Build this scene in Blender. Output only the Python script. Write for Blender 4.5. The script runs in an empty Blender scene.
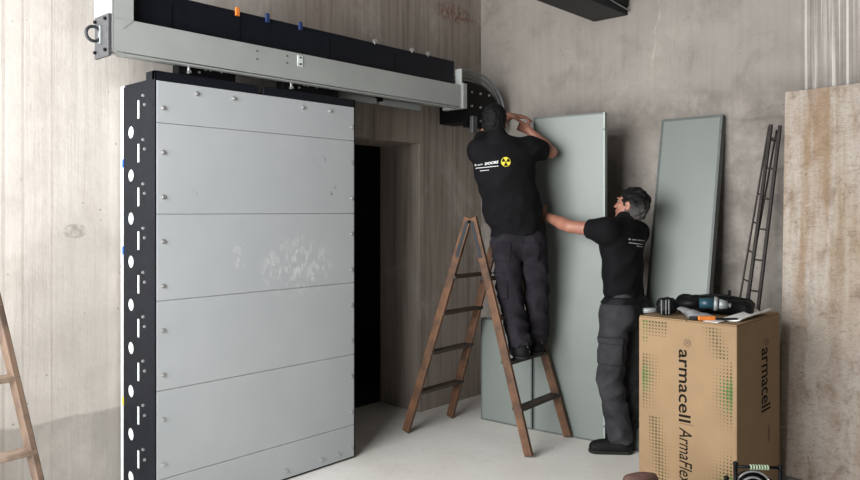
import bpy, bmesh, math, random
import numpy as np
from mathutils import Vector, Matrix, geometry, noise
from mathutils.bvhtree import BVHTree
random.seed(7); rng = np.random.default_rng(5)
S = bpy.context.scene
COL = S.collection

# ------------------------------------------------------------------ camera frame <-> room frame
F, CX, HY, H = 735.0, 430.0, 211.0, 1.62
NX = Vector((.7386, -.674)); U1 = Vector((.674, .7386)); C0 = Vector((.451, 6.498))
def c2w(x, d, z):
    v = Vector((x, d)) - C0
    return Vector((v.dot(NX), v.dot(U1), z))
def P(px, py, d):                       # photo pixel + distance -> room point
    return c2w((px - CX) / F * d, d, H - (py - HY) / F * d)
def FL(px, py):                         # photo pixel on the floor
    d = F * H / (py - HY); return c2w((px - CX) / F * d, d, 0)
def camdir(x, d, z=0):
    return Vector((x * NX.x + d * NX.y, x * U1.x + d * U1.y, z))
def onX(px, X):                         # ray meets plane X: returns (Y, distance)
    r = (px - CX) / F
    # x = C0.x + X*NX.x + Y*U1.x ; d = C0.y + X*NX.y + Y*U1.y ; x = r d
    Y = (r * (C0.y + X * NX.y) - C0.x - X * NX.x) / (U1.x - r * U1.y)
    return Y, C0.y + X * NX.y + Y * U1.y
def onY(px, Y):
    r = (px - CX) / F
    X = (r * (C0.y + Y * U1.y) - C0.x - Y * U1.x) / (NX.x - r * NX.y)
    return X, C0.y + X * NX.y + Y * U1.y
def zat(py, d): return H - (py - HY) / F * d

# ------------------------------------------------------------------ materials
def srgb(r, g, b):
    f = lambda c: (c / 255 / 12.92) if c <= 10 else ((c / 255 + .055) / 1.055) ** 2.4
    return (f(r), f(g), f(b), 1)
class NT:
    def __init__(s, name):
        s.m = bpy.data.materials.new(name); s.m.use_nodes = True
        s.t = s.m.node_tree; s.t.nodes.clear()
        s.out = s.n('ShaderNodeOutputMaterial'); s.b = s.n('ShaderNodeBsdfPrincipled')
        s.l(s.b.outputs[0], s.out.inputs[0]); s.tc = s.n('ShaderNodeTexCoord').outputs['Object']
    def n(s, k, **kw):
        q = s.t.nodes.new(k)
        for a, v in kw.items(): setattr(q, a, v)
        return q
    def l(s, a, b): s.t.links.new(a, b)
    def mapv(s, scale=(1, 1, 1), loc=(0, 0, 0), src=None):
        q = s.n('ShaderNodeMapping'); q.inputs['Scale'].default_value = scale; q.inputs['Location'].default_value = loc
        s.l(src or s.tc, q.inputs[0]); return q.outputs[0]
    def noise(s, v, scale, detail=4, rough=.55, dist=0):
        q = s.n('ShaderNodeTexNoise'); s.l(v, q.inputs['Vector']); q.inputs['Scale'].default_value = scale
        q.inputs['Detail'].default_value = detail; q.inputs['Roughness'].default_value = rough
        q.inputs['Distortion'].default_value = dist
        return q.outputs['Fac']
    def ramp(s, f, stops):
        q = s.n('ShaderNodeValToRGB'); e = q.color_ramp.elements
        while len(e) > 1: e.remove(e[-1])
        e[0].position, e[0].color = stops[0]
        for p, c in stops[1:]:
            k = e.new(p); k.color = c
        s.l(f, q.inputs[0]); return q.outputs[0]
    def mask(s, f, lo, hi):
        q = s.n('ShaderNodeMapRange'); q.inputs[1].default_value = lo; q.inputs[2].default_value = hi
        s.l(f, q.inputs[0]); return q.outputs[0]
    def mix(s, f, a, b, mode='MIX'):
        q = s.n('ShaderNodeMix', data_type='RGBA', blend_type=mode)
        for i, v in ((0, f), (6, a), (7, b)):
            if hasattr(v, 'is_output'): s.l(v, q.inputs[i])
            else: q.inputs[i].default_value = v
        return q.outputs[2]
    def math(s, op, a, b=0.0):
        q = s.n('ShaderNodeMath', operation=op)
        for i, v in ((0, a), (1, b)):
            if hasattr(v, 'is_output'): s.l(v, q.inputs[i])
            else: q.inputs[i].default_value = v
        return q.outputs[0]
    def sep(s):
        q = s.n('ShaderNodeSeparateXYZ'); s.l(s.tc, q.inputs[0]); return q.outputs
    def bump(s, f, strength=.2, dist=.01):
        q = s.n('ShaderNodeBump'); q.inputs['Strength'].default_value = strength; q.inputs['Distance'].default_value = dist
        s.l(f, q.inputs['Height']); s.l(q.outputs[0], s.b.inputs['Normal'])
    def fin(s, col, rough=.6, metal=0):
        if hasattr(col, 'is_output'): s.l(col, s.b.inputs['Base Color'])
        else: s.b.inputs['Base Color'].default_value = col
        if hasattr(rough, 'is_output'): s.l(rough, s.b.inputs['Roughness'])
        else: s.b.inputs['Roughness'].default_value = rough
        s.b.inputs['Metallic'].default_value = metal
        if not hasattr(col, 'is_output') and max(col[:3]) < .02: s.b.inputs['Specular IOR Level'].default_value = .25
        return s.m
def plain(name, c, rough=.5, metal=0, var=.12, scale=40, bump=.0):
    k = NT(name); f = k.noise(k.tc, scale, 5)
    if max(c[:3]) < .02: k.b.inputs['Specular IOR Level'].default_value = .22
    d = tuple(x * (1 - var) for x in c[:3]) + (1,); u = tuple(min(1, x * (1 + var)) for x in c[:3]) + (1,)
    if bump: k.bump(f, bump, .004)
    return k.fin(k.mix(k.mask(f, .3, .7), d, u), rough, metal)

def concrete(name, base, streak, left=False):
    k = NT(name); big = k.noise(k.tc, 1.1, 5, .6); med = k.noise(k.tc, 5, 6, .65)
    st = k.noise(k.mapv((9, 9, .35)), 2.2, 6, .65, .25)
    st2 = k.noise(k.mapv((30, 30, .5), (3, 1, 7)), 1.6, 4, .6)
    if left: base0 = k.mix(k.mask(k.sep()[1], -2.7, -1.9), srgb(196, 189, 181), base)     # smooth plaster towards the left, raw concrete by the corner, corner shade painted in
    else: base0 = base
    c = k.mix(k.math('MULTIPLY', k.mask(big, .3, .7), .16), base0, (.02, .02, .02, 1))
    c = k.mix(k.math('MULTIPLY', k.mask(med, .42, .72), .22 if left else .5), c, tuple(x * .72 for x in base[:3]) + (1,))
    amt = .75 if left else .3
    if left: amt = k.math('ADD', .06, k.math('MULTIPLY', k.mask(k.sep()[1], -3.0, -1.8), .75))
    c = k.mix(k.math('MULTIPLY', k.mask(st, .46, .70), amt), c, streak)
    c = k.mix(k.math('MULTIPLY', k.mask(st2, .56, .8), k.math('MULTIPLY', amt, .5)), c, tuple(x * .6 for x in base[:3]) + (1,))
    pit = k.n('ShaderNodeTexVoronoi'); k.l(k.tc, pit.inputs['Vector']); pit.inputs['Scale'].default_value = 14
    pm = k.math('MULTIPLY', k.math('LESS_THAN', pit.outputs['Distance'], .085), k.mask(k.noise(k.tc, 3, 2), .45, .55))
    c = k.mix(k.math('MULTIPLY', pm, .55), c, tuple(x * .35 for x in base[:3]) + (1,))
    x, y, z = k.sep()
    if left:                                            # damp, greyer plinth band near the floor; plaster joint; rust stain
        wob = k.math('MULTIPLY', k.math('SUBTRACT', k.noise(k.tc, 5, 3), .5), .06)
        bm_ = k.mask(k.math('ADD', z, wob), .535, .52)
        c = k.mix(k.math('MULTIPLY', k.math('MULTIPLY', bm_, k.mask(y, -3.0, -3.2)), .6), c, srgb(132, 128, 122))
        for yy, w in ((-3.83, .008), (-3.74, .006), (-3.60, .004)):
            j = k.math('LESS_THAN', k.math('ABSOLUTE', k.math('SUBTRACT', y, yy)), w)
            c = k.mix(k.math('MULTIPLY', j, .28), c, tuple(v * .62 for v in base[:3]) + (1,))
        for yy, w in ((-.385, .006), (-.20, .004), (-.93, .006)):
            j = k.math('LESS_THAN', k.math('ABSOLUTE', k.math('SUBTRACT', y, yy)), w)
            c = k.mix(k.math('MULTIPLY', j, .5), c, tuple(v * .45 for v in base[:3]) + (1,))
        py_, pd_ = onX(75, 0)
        ay = k.math('MULTIPLY', k.math('SUBTRACT', y, py_), 16); azz = k.math('MULTIPLY', k.math('SUBTRACT', z, zat(231, pd_)), 26); ar = k.math('ADD', k.math('MULTIPLY', ay, ay), k.math('MULTIPLY', azz, azz))
        c = k.mix(k.math('MULTIPLY', k.math('MULTIPLY', k.mask(ar, 1.1, .9), k.mask(k.noise(k.tc, 30, 4), .35, .6)), .55), c, srgb(120, 112, 104))
        mo = k.noise(k.mapv((1, 1, .5), (2, 5, 1)), 2.4, 7, .7, .4)
        c = k.mix(k.math('MULTIPLY', k.mask(mo, .50, .72), .35), c, srgb(140, 124, 112))
        c = k.mix(k.math('MULTIPLY', k.mask(mo, .46, .30), .35), c, srgb(200, 193, 185))
        dy = k.math('MULTIPLY', k.math('SUBTRACT', y, -.36), 3.2); dz = k.math('MULTIPLY', k.math('SUBTRACT', z, 3.29), 11)
        rr = k.math('ADD', k.math('MULTIPLY', dy, dy), k.math('MULTIPLY', dz, dz))
        sm = k.math('MULTIPLY', k.mask(rr, 1.0, .2), k.mask(k.noise(k.tc, 28, 5), .42, .6))
        c = k.mix(k.math('MULTIPLY', sm, .8), c, srgb(112, 66, 52))
    else:                                               # pour joint, grey smears, white runs at the right
        wob = k.math('MULTIPLY', k.math('SUBTRACT', k.noise(k.tc, 9, 3), .5), .03)
        j = k.math('LESS_THAN', k.math('ABSOLUTE', k.math('SUBTRACT', k.math('ADD', z, wob), 2.235)), .012)
        c = k.mix(k.math('MULTIPLY', j, k.math('MULTIPLY', k.mask(k.noise(k.tc, 2.3, 2), .4, .6), .5)), c, tuple(v * .5 for v in base[:3]) + (1,))
        below = k.math('MULTIPLY', k.mask(z, 2.55, 2.35), k.mask(k.noise(k.tc, 2.2, 5, .7), .42, .62))
        c = k.mix(k.math('MULTIPLY', below, .6), c, srgb(84, 77, 71))
        c = k.mix(k.math('MULTIPLY', k.mask(k.noise(k.tc, 2.6, 7, .72, .6), .5, .7), .4), c, srgb(96, 88, 80))
        c = k.mix(k.math('MULTIPLY', k.mask(k.noise(k.mapv((1, 1, 1), (4, 9, 2)), 2.0, 6, .7), .55, .75), .4), c, srgb(182, 178, 168))
        runs = k.noise(k.mapv((26, 26, .25)), 1.5, 5, .6, .2)
        rm = k.math('MULTIPLY', k.mask(runs, .5, .6), k.mask(x, 2.60, 2.66))
        c = k.mix(k.math('MULTIPLY', rm, .55), c, srgb(226, 222, 216))
        rm2 = k.math('MULTIPLY', k.mask(runs, .46, .36), k.mask(x, 2.60, 2.66))
        c = k.mix(k.math('MULTIPLY', rm2, .45), c, srgb(96, 92, 88))
        cw = k.math('MULTIPLY', k.math('SUBTRACT', k.noise(k.mapv((1, 1, 1.5)), 3, 3), .5), .1)
        cl = k.math('ADD', k.math('SUBTRACT', x, k.math('ADD', 1.62, k.math('MULTIPLY', k.math('SUBTRACT', z, 2.8), .13))), cw)
        cr = k.math('MULTIPLY', k.math('LESS_THAN', k.math('ABSOLUTE', cl), .004), k.mask(z, 2.55, 2.6))
        c = k.mix(k.math('MULTIPLY', k.math('MULTIPLY', cr, k.mask(k.noise(k.tc, 14, 3), .4, .6)), .5), c, srgb(190, 185, 175))
    k.bump(k.math('ADD', k.math('MULTIPLY', st, .5), k.math('ADD', med, k.math('MULTIPLY', pm, -.6))), .35, .012)
    return k.fin(c, .85)

def wood(name, a, b, dark):
    k = NT(name); g = k.noise(k.mapv((38, 38, 1.6)), 1.4, 6, .6, .6); blot = k.noise(k.tc, 7, 4)
    c = k.mix(k.mask(g, .3, .7), a, b); c = k.mix(k.math('MULTIPLY', k.mask(blot, .42, .62), .8), c, dark)
    k.bump(g, .3, .004); return k.fin(c, .6)
def travertine():
    k = NT('travertine'); wv = k.noise(k.mapv((5.5, 5.5, .4)), 1.0, 4, .55, .15)
    c = k.ramp(wv, [(.3, srgb(128, 102, 78)), (.44, srgb(142, 119, 95)), (.53, srgb(166, 156, 145)), (.62, srgb(150, 133, 112)), (.75, srgb(122, 99, 76))])
    low = k.mask(k.sep()[2], 1.35, .75)
    c = k.mix(k.math('MULTIPLY', low, .65), c, srgb(150, 140, 130))
    blot = k.noise(k.mapv((2.4, 2.4, 1.3)), 4, 7, .7, .5)
    c = k.mix(k.math('MULTIPLY', k.mask(blot, .50, .68), .65), c, srgb(104, 80, 58)); c = k.mix(k.math('MULTIPLY', k.mask(blot, .48, .3), .5), c, srgb(172, 162, 150))
    pit = k.noise(k.mapv((1, 1, 2.2)), 26, 5, .65, .6); vein = k.noise(k.mapv((1.2, 1.2, 2.6)), 9, 5, .6, 1.2)
    c = k.mix(k.math('MULTIPLY', k.mask(pit, .60, .70), .7), c, srgb(84, 66, 50)); c = k.mix(k.math('MULTIPLY', k.mask(pit, .40, .30), .5), c, srgb(180, 171, 158))
    ln = k.math('LESS_THAN', k.math('ABSOLUTE', k.math('SUBTRACT', vein, .5)), .012)
    c = k.mix(k.math('MULTIPLY', ln, .4), c, srgb(92, 72, 54))
    k.bump(pit, .3, .006); return k.fin(c, .7)
def floor_mat():
    k = NT('screed_floor'); a = k.noise(k.tc, 1.4, 6, .62); b = k.noise(k.tc, 22, 5, .6)
    c = k.mix(k.mask(a, .32, .68), srgb(222, 219, 213), srgb(206, 202, 194))
    c = k.mix(k.math('MULTIPLY', k.mask(b, .55, .75), .3), c, srgb(165, 160, 152))
    v = k.n('ShaderNodeTexVoronoi'); k.l(k.tc, v.inputs['Vector']); v.inputs['Scale'].default_value = 7
    sp = k.math('MULTIPLY', k.math('LESS_THAN', v.outputs['Distance'], .05), k.mask(k.noise(k.tc, 2, 2), .5, .55))
    c = k.mix(k.math('MULTIPLY', sp, .6), c, srgb(90, 84, 76))
    k.bump(b, .15, .006); return k.fin(c, .8)
def sheet_mat():
    YC = (onX(157, .43)[0] + onX(354, .43)[0]) / 2
    k = NT('grey_primed_sheet'); x, y, z = k.sep(); f = k.noise(k.tc, 2, 3)
    c = k.mix(k.mask(f, .3, .7), srgb(172, 175, 177), srgb(164, 168, 170))
    def blob(cy, cz, ry, rz, col, sc, lo, hi, amt):
        nonlocal c
        dy = k.math('MULTIPLY', k.math('SUBTRACT', y, cy - YC), 1 / ry); dz = k.math('MULTIPLY', k.math('SUBTRACT', z, cz), 1 / rz)
        r = k.math('ADD', k.math('MULTIPLY', dy, dy), k.math('MULTIPLY', dz, dz))
        m = k.math('MULTIPLY', k.mask(r, 1, .3), k.mask(k.noise(k.mapv((1, 1, .6)), sc, 5, .65, .8), lo, hi))
        c = k.mix(k.math('MULTIPLY', m, amt), c, col)
    Y, d = onX(298, .43); blob(Y, zat(266, d), .30, .20, srgb(215, 217, 218), 22, .5, .62, .5)
    Y, d = onX(240, .43); blob(Y, zat(255, d), .06, .09, srgb(210, 212, 214), 25, .5, .62, .4)
    Y, d = onX(333, .43); blob(Y, zat(192, d), .13, .10, srgb(70, 72, 74), 30, .6, .66, .8)
    Y, d = onX(193, .43); blob(Y, zat(190, d), .04, .05, srgb(80, 80, 80), 45, .58, .66, .8)
    Y, d = onX(322, .43); blob(Y, zat(160, d), .08, .03, srgb(90, 92, 92), 34, .56, .64, .6)
    return k.fin(c, .42)
def card_mat():
    k = NT('cardboard'); f = k.noise(k.mapv((1, 1, 30)), 3, 4); g = k.noise(k.tc, 5, 4)
    c = k.mix(k.mask(g, .3, .7), srgb(142, 116, 84), srgb(131, 106, 76))
    k.bump(f, .08, .003); return k.fin(c, .75)
def cloth(name, c, var=.25):
    k = NT(name); f = k.noise(k.tc, 9, 4); w = k.noise(k.tc, 260, 2)
    d = tuple(x * (1 - var) for x in c[:3]) + (1,); u = tuple(x * (1 + var) for x in c[:3]) + (1,)
    k.bump(w, .25, .002); k.b.inputs['Specular IOR Level'].default_value = .12
    return k.fin(k.mix(k.mask(f, .35, .65), d, u), .85)
def hair2():
    k = NT('greying_hair'); sp = k.n('ShaderNodeSeparateXYZ'); k.l(k.n('ShaderNodeTexCoord').outputs['Generated'], sp.inputs[0])
    f = k.noise(k.tc, 70, 4); w = k.math('ADD', sp.outputs[2], k.math('MULTIPLY', k.math('SUBTRACT', f, .5), .5))
    c = k.mix(k.mask(w, .55, .25), srgb(10, 9, 9), srgb(72, 69, 68)); k.bump(f, .6, .004); k.b.inputs['Specular IOR Level'].default_value = .2; return k.fin(c, .7)
M = dict(
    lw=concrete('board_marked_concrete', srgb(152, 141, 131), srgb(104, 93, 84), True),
    rw=concrete('grey_concrete', srgb(152, 145, 137), srgb(118, 111, 104)),
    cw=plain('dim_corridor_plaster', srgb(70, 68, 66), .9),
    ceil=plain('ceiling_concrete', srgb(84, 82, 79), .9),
    floor=floor_mat(), sheet=sheet_mat(), blk=plain('black_paint', srgb(15, 18, 25), .45, 0, .25, 18),
    blk2=plain('black_steel', srgb(11, 12, 15), .5, .3, .3), rear=plain('pale_edge_sheet', srgb(206, 212, 210), .5),
    alu=plain('pale_grey_aluminium', srgb(150, 153, 150), .45, .0, .05, 6), rail=plain('grey_rail', srgb(140, 144, 144), .45, .2),
    steel=plain('zinc_steel', srgb(190, 190, 190), .35, .8), dsteel=plain('grey_steel', srgb(78, 78, 80), .5, .2),
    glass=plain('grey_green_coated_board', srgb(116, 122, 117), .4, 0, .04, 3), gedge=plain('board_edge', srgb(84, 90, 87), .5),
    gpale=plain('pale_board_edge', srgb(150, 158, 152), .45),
    wood=wood('worn_brown_wood', srgb(118, 82, 56), srgb(86, 58, 38), srgb(46, 34, 26)),
    wood2=wood('dark_step_wood', srgb(74, 60, 48), srgb(50, 42, 36), srgb(30, 26, 24)),
    wood3=wood('pale_worn_wood', srgb(112, 92, 76), srgb(90, 70, 55), srgb(62, 48, 40)),
    wood4=wood('dusty_step_wood', srgb(156, 142, 128), srgb(118, 96, 78), srgb(90, 70, 56)),
    card=card_mat(), ink=plain('black_ink', srgb(18, 13, 10), .9), olive=plain('olive_ink', srgb(70, 64, 32), .75),
    green=plain('green_ink', srgb(58, 88, 34), .75), ink2=plain('faded_ink', srgb(84, 64, 48), .7),
    trav=travertine(), rust=plain('dark_rusty_iron', srgb(44, 39, 36), .7, .3, .3),
    skin=plain('skin', srgb(152, 104, 86), .5, 0, .1, 25), hair=plain('dark_hair', srgb(11, 10, 10), .75, 0, .4, 90, .5),
    grey_hair=hair2(), gh=plain('silver_hair', srgb(140, 138, 136), .55, 0, .3, 90, .5),
    shirt=cloth('black_jersey', srgb(17, 17, 19)), trou=cloth('charcoal_twill', srgb(36, 33, 38)), trou2=cloth('grey_twill', srgb(52, 51, 54)),
    boot=plain('black_suede', srgb(15, 15, 17), .7, 0, .3, 60), sole=plain('rubber_sole', srgb(34, 33, 33), .8),
    tan=plain('tan_leather', srgb(150, 138, 112), .7), white=plain('white_print', srgb(226, 226, 226), .7, 0, .03), yel=plain('yellow_print', srgb(226, 206, 60), .7, 0, .05),
    pblk=plain('black_print', srgb(16, 16, 16), .7), paper=plain('white_paper', srgb(232, 231, 228), .8, 0, .04),
    teal=plain('teal_plastic', srgb(30, 62, 74), .4), orange=plain('orange_plastic', srgb(206, 118, 46), .5),
    gcloth=cloth('grey_cloth', srgb(120, 120, 122)), rubber=plain('black_rubber', srgb(11, 11, 13), .6, 0, .3),
    hose=plain('grey_hose', srgb(120, 122, 124), .45), brown=plain('brown_leather', srgb(84, 60, 52), .65, 0, .2, 30, .3),
    blue=plain('blue_plastic', srgb(40, 92, 180), .4), iron=plain('dark_iron', srgb(44, 46, 50), .5, .2), navy=plain('navy_plastic', srgb(28, 48, 88), .4), farw=plain('dark_far_wall', srgb(52, 50, 48), .9), eye=plain('eye_white', srgb(104, 92, 86), .5), grip=plain('pale_green_grip', srgb(150, 166, 140), .5))

# ------------------------------------------------------------------ object helpers
WM = {}
def reg(o, name, parent, Mw):
    if parent is not None:
        o.parent = parent; o.matrix_parent_inverse = WM[parent.name].inverted()
    o.matrix_basis = Mw; WM[o.name] = Mw
    return o
def tag(o, label=None, cat=None, group=None, kind=None):
    for k, v in (('label', label), ('category', cat), ('group', group), ('kind', kind)):
        if v: o[k] = v
    return o
def empty(name, loc, label, cat, group=None):
    o = bpy.data.objects.new(name, None); COL.objects.link(o); o.empty_display_size = .1
    reg(o, name, None, Matrix.Translation(loc)); return tag(o, label, cat, group)
def obj(name, me, mat, parent=None, Mw=None, smooth=False, org=None):
    """me: bmesh in world coords (Mw None) or local coords; org moves the origin there"""
    bm = me; Mw = Mw or Matrix.Translation(org or (WM[parent.name].translation if parent else (0, 0, 0)))
    if org is not None or (parent is not None and Mw == Matrix.Translation(WM[parent.name].translation) and not getattr(bm, '_loc', False)):
        pass
    m = bpy.data.meshes.new(name)
    bm.to_mesh(m); bm.free(); m.materials.append(mat)
    if smooth: m.polygons.foreach_set('use_smooth', [True] * len(m.polygons))
    o = bpy.data.objects.new(name, m); COL.objects.link(o)
    return reg(o, name, parent, Mw)
def wobj(name, bm, mat, parent=None, smooth=False, org=None):
    """bm built in world coordinates"""
    o_ = Vector(org) if org is not None else (WM[parent.name].translation.copy() if parent else Vector((0, 0, 0)))
    bmesh.ops.translate(bm, verts=bm.verts, vec=-o_)
    return obj(name, bm, mat, parent, Matrix.Translation(o_), smooth)
def box(bm, a, b, bev=0):
    a, b = Vector(a), Vector(b); c = (a + b) / 2; s = b - a
    r = bmesh.ops.create_cube(bm, size=1, matrix=Matrix.Translation(c) @ Matrix.Diagonal((abs(s.x), abs(s.y), abs(s.z), 1)))
    if bev:
        es = list({e for v in r['verts'] for e in v.link_edges})
        bmesh.ops.bevel(bm, geom=es, offset=bev, segments=2, affect='EDGES', profile=.5)
    return bm
def NB(): return bmesh.new()
def frame(p, q, hint=(0, 0, 1)):
    p, q = Vector(p), Vector(q); z = (q - p).normalized(); h = Vector(hint)
    y = (h - z * h.dot(z))
    if y.length < 1e-4: y = Vector((1, 0, 0)) - z * z.x
    y.normalize(); x = y.cross(z); R = Matrix((x, y, z)).transposed().to_4x4()
    return Matrix.Translation(p) @ R, (q - p).length
def bar(name, p, q, w, h, mat, parent, hint=(0, 0, 1), bev=.004):
    """w along x (side), h along y (hint direction); local z runs the length"""
    Mw, L = frame(p, q, hint); bm = NB(); box(bm, (-w / 2, -h / 2, 0), (w / 2, h / 2, L), bev)
    return obj(name, bm, mat, parent, Mw)
def cyl(bm, p, q, r, r2=None, seg=16, cap=True):
    Mw, L = frame(p, q); r2 = r if r2 is None else r2
    bmesh.ops.create_cone(bm, cap_ends=cap, segments=seg, radius1=r, radius2=r2, depth=L, matrix=Mw @ Matrix.Translation((0, 0, L / 2)))
    return bm
def tube(bm, pts, r, seg=10):
    pts = [Vector(p) for p in pts]; rings = []; up = None
    for i, p in enumerate(pts):
        t = (pts[min(i + 1, len(pts) - 1)] - pts[max(i - 1, 0)]).normalized()
        if up is None: up = t.orthogonal().normalized()
        up = (up - t * up.dot(t)).normalized(); s = t.cross(up)
        rings.append([bm.verts.new(p + (up * math.cos(a) + s * math.sin(a)) * r) for a in [2 * math.pi * k / seg for k in range(seg)]])
    for a, b in zip(rings, rings[1:]):
        for k in range(seg): bm.faces.new((a[k], a[(k + 1) % seg], b[(k + 1) % seg], b[k]))
    bm.faces.new(rings[0][::-1]); bm.faces.new(rings[-1])
    return bm
def torus(bm, c, ax, R, r, a0=0, a1=2 * math.pi, n=28, seg=10, ref=None):
    ax = Vector(ax).normalized(); u = Vector(ref).normalized() if ref is not None else ax.orthogonal().normalized(); v = ax.cross(u); c = Vector(c)
    return tube(bm, [c + (u * math.cos(a0 + (a1 - a0) * i / n) + v * math.sin(a0 + (a1 - a0) * i / n)) * R for i in range(n + 1)], r, seg)
def poly_plate(bm, outline, holes, f, th):
    """outline/holes in 2D; f maps (u,v,w) to 3D, w thickness 0..th"""
    loops = [outline] + holes
    flat = [p for l in loops for p in l]
    tris = geometry.tessellate_polygon([[Vector((p[0], p[1], 0)) for p in l] for l in loops])
    A = [bm.verts.new(f(p[0], p[1], 0)) for p in flat]; B = [bm.verts.new(f(p[0], p[1], th)) for p in flat]
    for t in tris:
        try: bm.faces.new([A[i] for i in t]); bm.faces.new([B[i] for i in t[::-1]])
        except ValueError: pass
    o = 0
    for l in loops:
        n = len(l)
        for i in range(n): bm.faces.new((A[o + i], A[o + (i + 1) % n], B[o + (i + 1) % n], B[o + i]))
        o += n
    bmesh.ops.recalc_face_normals(bm, faces=bm.faces); return bm
def circ(cx, cy, r, n=18, ry=None): return [(cx + r * math.cos(2 * math.pi * i / n), cy + (ry or r) * math.sin(2 * math.pi * i / n)) for i in range(n)]
def slot(cx, cy, w, h): return [(cx - w / 2, cy - h / 2), (cx + w / 2, cy - h / 2), (cx + w / 2, cy + h / 2), (cx - w / 2, cy + h / 2)]
def text2d(s, size, bold=0.0, shear=0.0, spacing=1.0):
    cu = bpy.data.curves.new('lettering', 'FONT'); cu.body = s; cu.size = size; cu.offset = bold; cu.shear = shear; cu.space_character = spacing
    cu.resolution_u = 3
    o = bpy.data.objects.new('lettering', cu); COL.objects.link(o)
    dg = bpy.context.evaluated_depsgraph_get(); me = o.evaluated_get(dg).to_mesh()
    V = [(v.co.x, v.co.y) for v in me.vertices]; Fc = [tuple(p.vertices) for p in me.polygons]
    o.evaluated_get(dg).to_mesh_clear(); bpy.data.objects.remove(o); bpy.data.curves.remove(cu)
    return V, Fc
def flat2d(bm, V, Fc, f):
    vs = [bm.verts.new(f(*v)) for v in V]
    for q in Fc:
        try: bm.faces.new([vs[i] for i in q])
        except ValueError: pass
    return bm

# ------------------------------------------------------------------ setting
WY_J, _ = onX(420, 0); DOOR_Y1, _ = onX(354, .43); JL = WY_J - 1.15; TH = .46
_, dj = onX(420, 0); LZ = zat(143.5, dj); HC = 4.3; YE = -6.6; XE = 7.0
def struct(name, bm, mat): return tag(wobj(name, bm, mat), kind='structure')
bm = NB()
def wall_f(u, v, w): return Vector((-w, u, v))
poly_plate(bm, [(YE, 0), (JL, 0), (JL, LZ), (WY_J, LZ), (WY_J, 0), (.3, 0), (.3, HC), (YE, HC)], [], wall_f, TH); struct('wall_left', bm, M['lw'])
bm = NB(); box(bm, (0, 0, 0), (XE + .3, .3, HC)); struct('wall_right', bm, M['rw'])
bm = NB(); box(bm, (XE, YE, 0), (XE + .3, 0, HC)); struct('wall_far', bm, M['farw'])
bm = NB(); box(bm, (-2.6, YE - 3, -.1), (XE + .3, .3, 0)); struct('floor', bm, M['floor'])
bm = NB(); box(bm, (-2.6, YE, HC), (XE + .3, .3, HC + .2)); struct('ceiling', bm, M['ceil'])
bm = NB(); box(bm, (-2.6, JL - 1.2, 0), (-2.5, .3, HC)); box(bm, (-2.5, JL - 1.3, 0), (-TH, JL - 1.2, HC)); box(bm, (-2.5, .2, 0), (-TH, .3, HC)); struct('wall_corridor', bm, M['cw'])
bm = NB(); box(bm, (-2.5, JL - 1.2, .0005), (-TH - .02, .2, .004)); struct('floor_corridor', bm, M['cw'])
# steel beam that comes out of the right wall overhead
x0, d0 = onY(594, 0); zb = zat(22, d0); x1, d1 = onY(628, 0)
t = empty('steel_beam', (x0 + .14, -.6, zb), 'black steel beam hanging high overhead, ending at the concrete wall', 'beam')
bm = NB(); box(bm, (x0, -2.6, zb), (x1, -.004, zb + .30), .004); wobj('beam_casing', bm, M['blk'], t)
bm = NB(); box(bm, (x1 + .0005, -.32, zb + .06), (x1 + .014, -.02, zb + .29), .003); wobj('end_plate', bm, M['blk2'], t)
bm = NB(); tube(bm, [(x1 + .018, -.30, zb + .3), (x1 + .018, -.30, zb + .05), (x1 + .018, -.02, zb + .03)], .005); wobj('conduit', bm, M['rail'], t)

# ------------------------------------------------------------------ sliding door
DX = .43; DY0, dl = onX(157, DX); DY1 = DOOR_Y1; DZ = 2.30
door = empty('sliding_door', (.2, (DY0 + DY1) / 2, 0), 'large pale grey metal-clad sliding door with perforated black edge, hung under the track', 'door')
zl = [.012] + [zat(y, onX(354, DX)[1]) for y in (424.5, 354, 282.5, 213.5, 141)] + [DZ]
for a, b in zip(zl, zl[1:]):
    bm = NB(); box(bm, (DX - .012, DY0, a + .0015), (DX, DY1, b - .0015), .0012); wobj('front_sheet', bm, M['sheet'], door)
bm = NB(); box(bm, (.07, DY0 - .0015, .03), (DX - .013, DY1 - .01, DZ - .01)); wobj('core', bm, M['rear'], door)
bm = NB(); box(bm, (.025, DY0 - .004, .02), (.065, DY1, DZ + .01), .003); wobj('rear_sheet', bm, M['rear'], door)
bm = NB()
box(bm, (.335, DY0 - .012, .012), (.428, DY0 - .0015, DZ + .05), .002); box(bm, (.33, DY1 + .001, .012), (.428, DY1 + .012, DZ + .05), .002)
box(bm, (.40, DY0 - .012, DZ + .002), (.428, DY0 + .62, DZ + .05), .002); box(bm, (.40, DY0 + .66, DZ + .002), (.428, DY1 + .012, DZ + .05), .002)
box(bm, (.07, DY0, DZ + .002), (.40, DY1, DZ + .012)); wobj('edge_frame', bm, M['blk'], door)
bm = NB(); holes = []; zz = 2.22
zc = zat(132, 3.98); step = .2345
k = 1
while True:
    z = zc + step * k
    if z < .1: break
    if z < 2.25: holes.append(circ(.150, z, .036, 16, .034))
    zs = z - step / 2
    if .08 < zs < 2.22: holes.append(slot(.235, zs, .034, .10))
    k -= 1
poly_plate(bm, [(.068, .03), (.333, .03), (.333, DZ), (.068, DZ)], holes, lambda u, v, w: Vector((u, DY0 - .008 + w, v)), .006); wobj('perforated_edge', bm, M['blk'], door)
k = 1
while zc + step * k > .1:
    z = zc + step * k - .05
    if z < 2.26:
        for xx, zz in ((.30, z), (.318, z - .05)):
            bm = NB(); cyl(bm, (xx, DY0 - .008, zz), (xx, DY0 - .016, zz), .009, .007, 8); wobj('screw', bm, M['steel'], door)
    k -= 1
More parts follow.
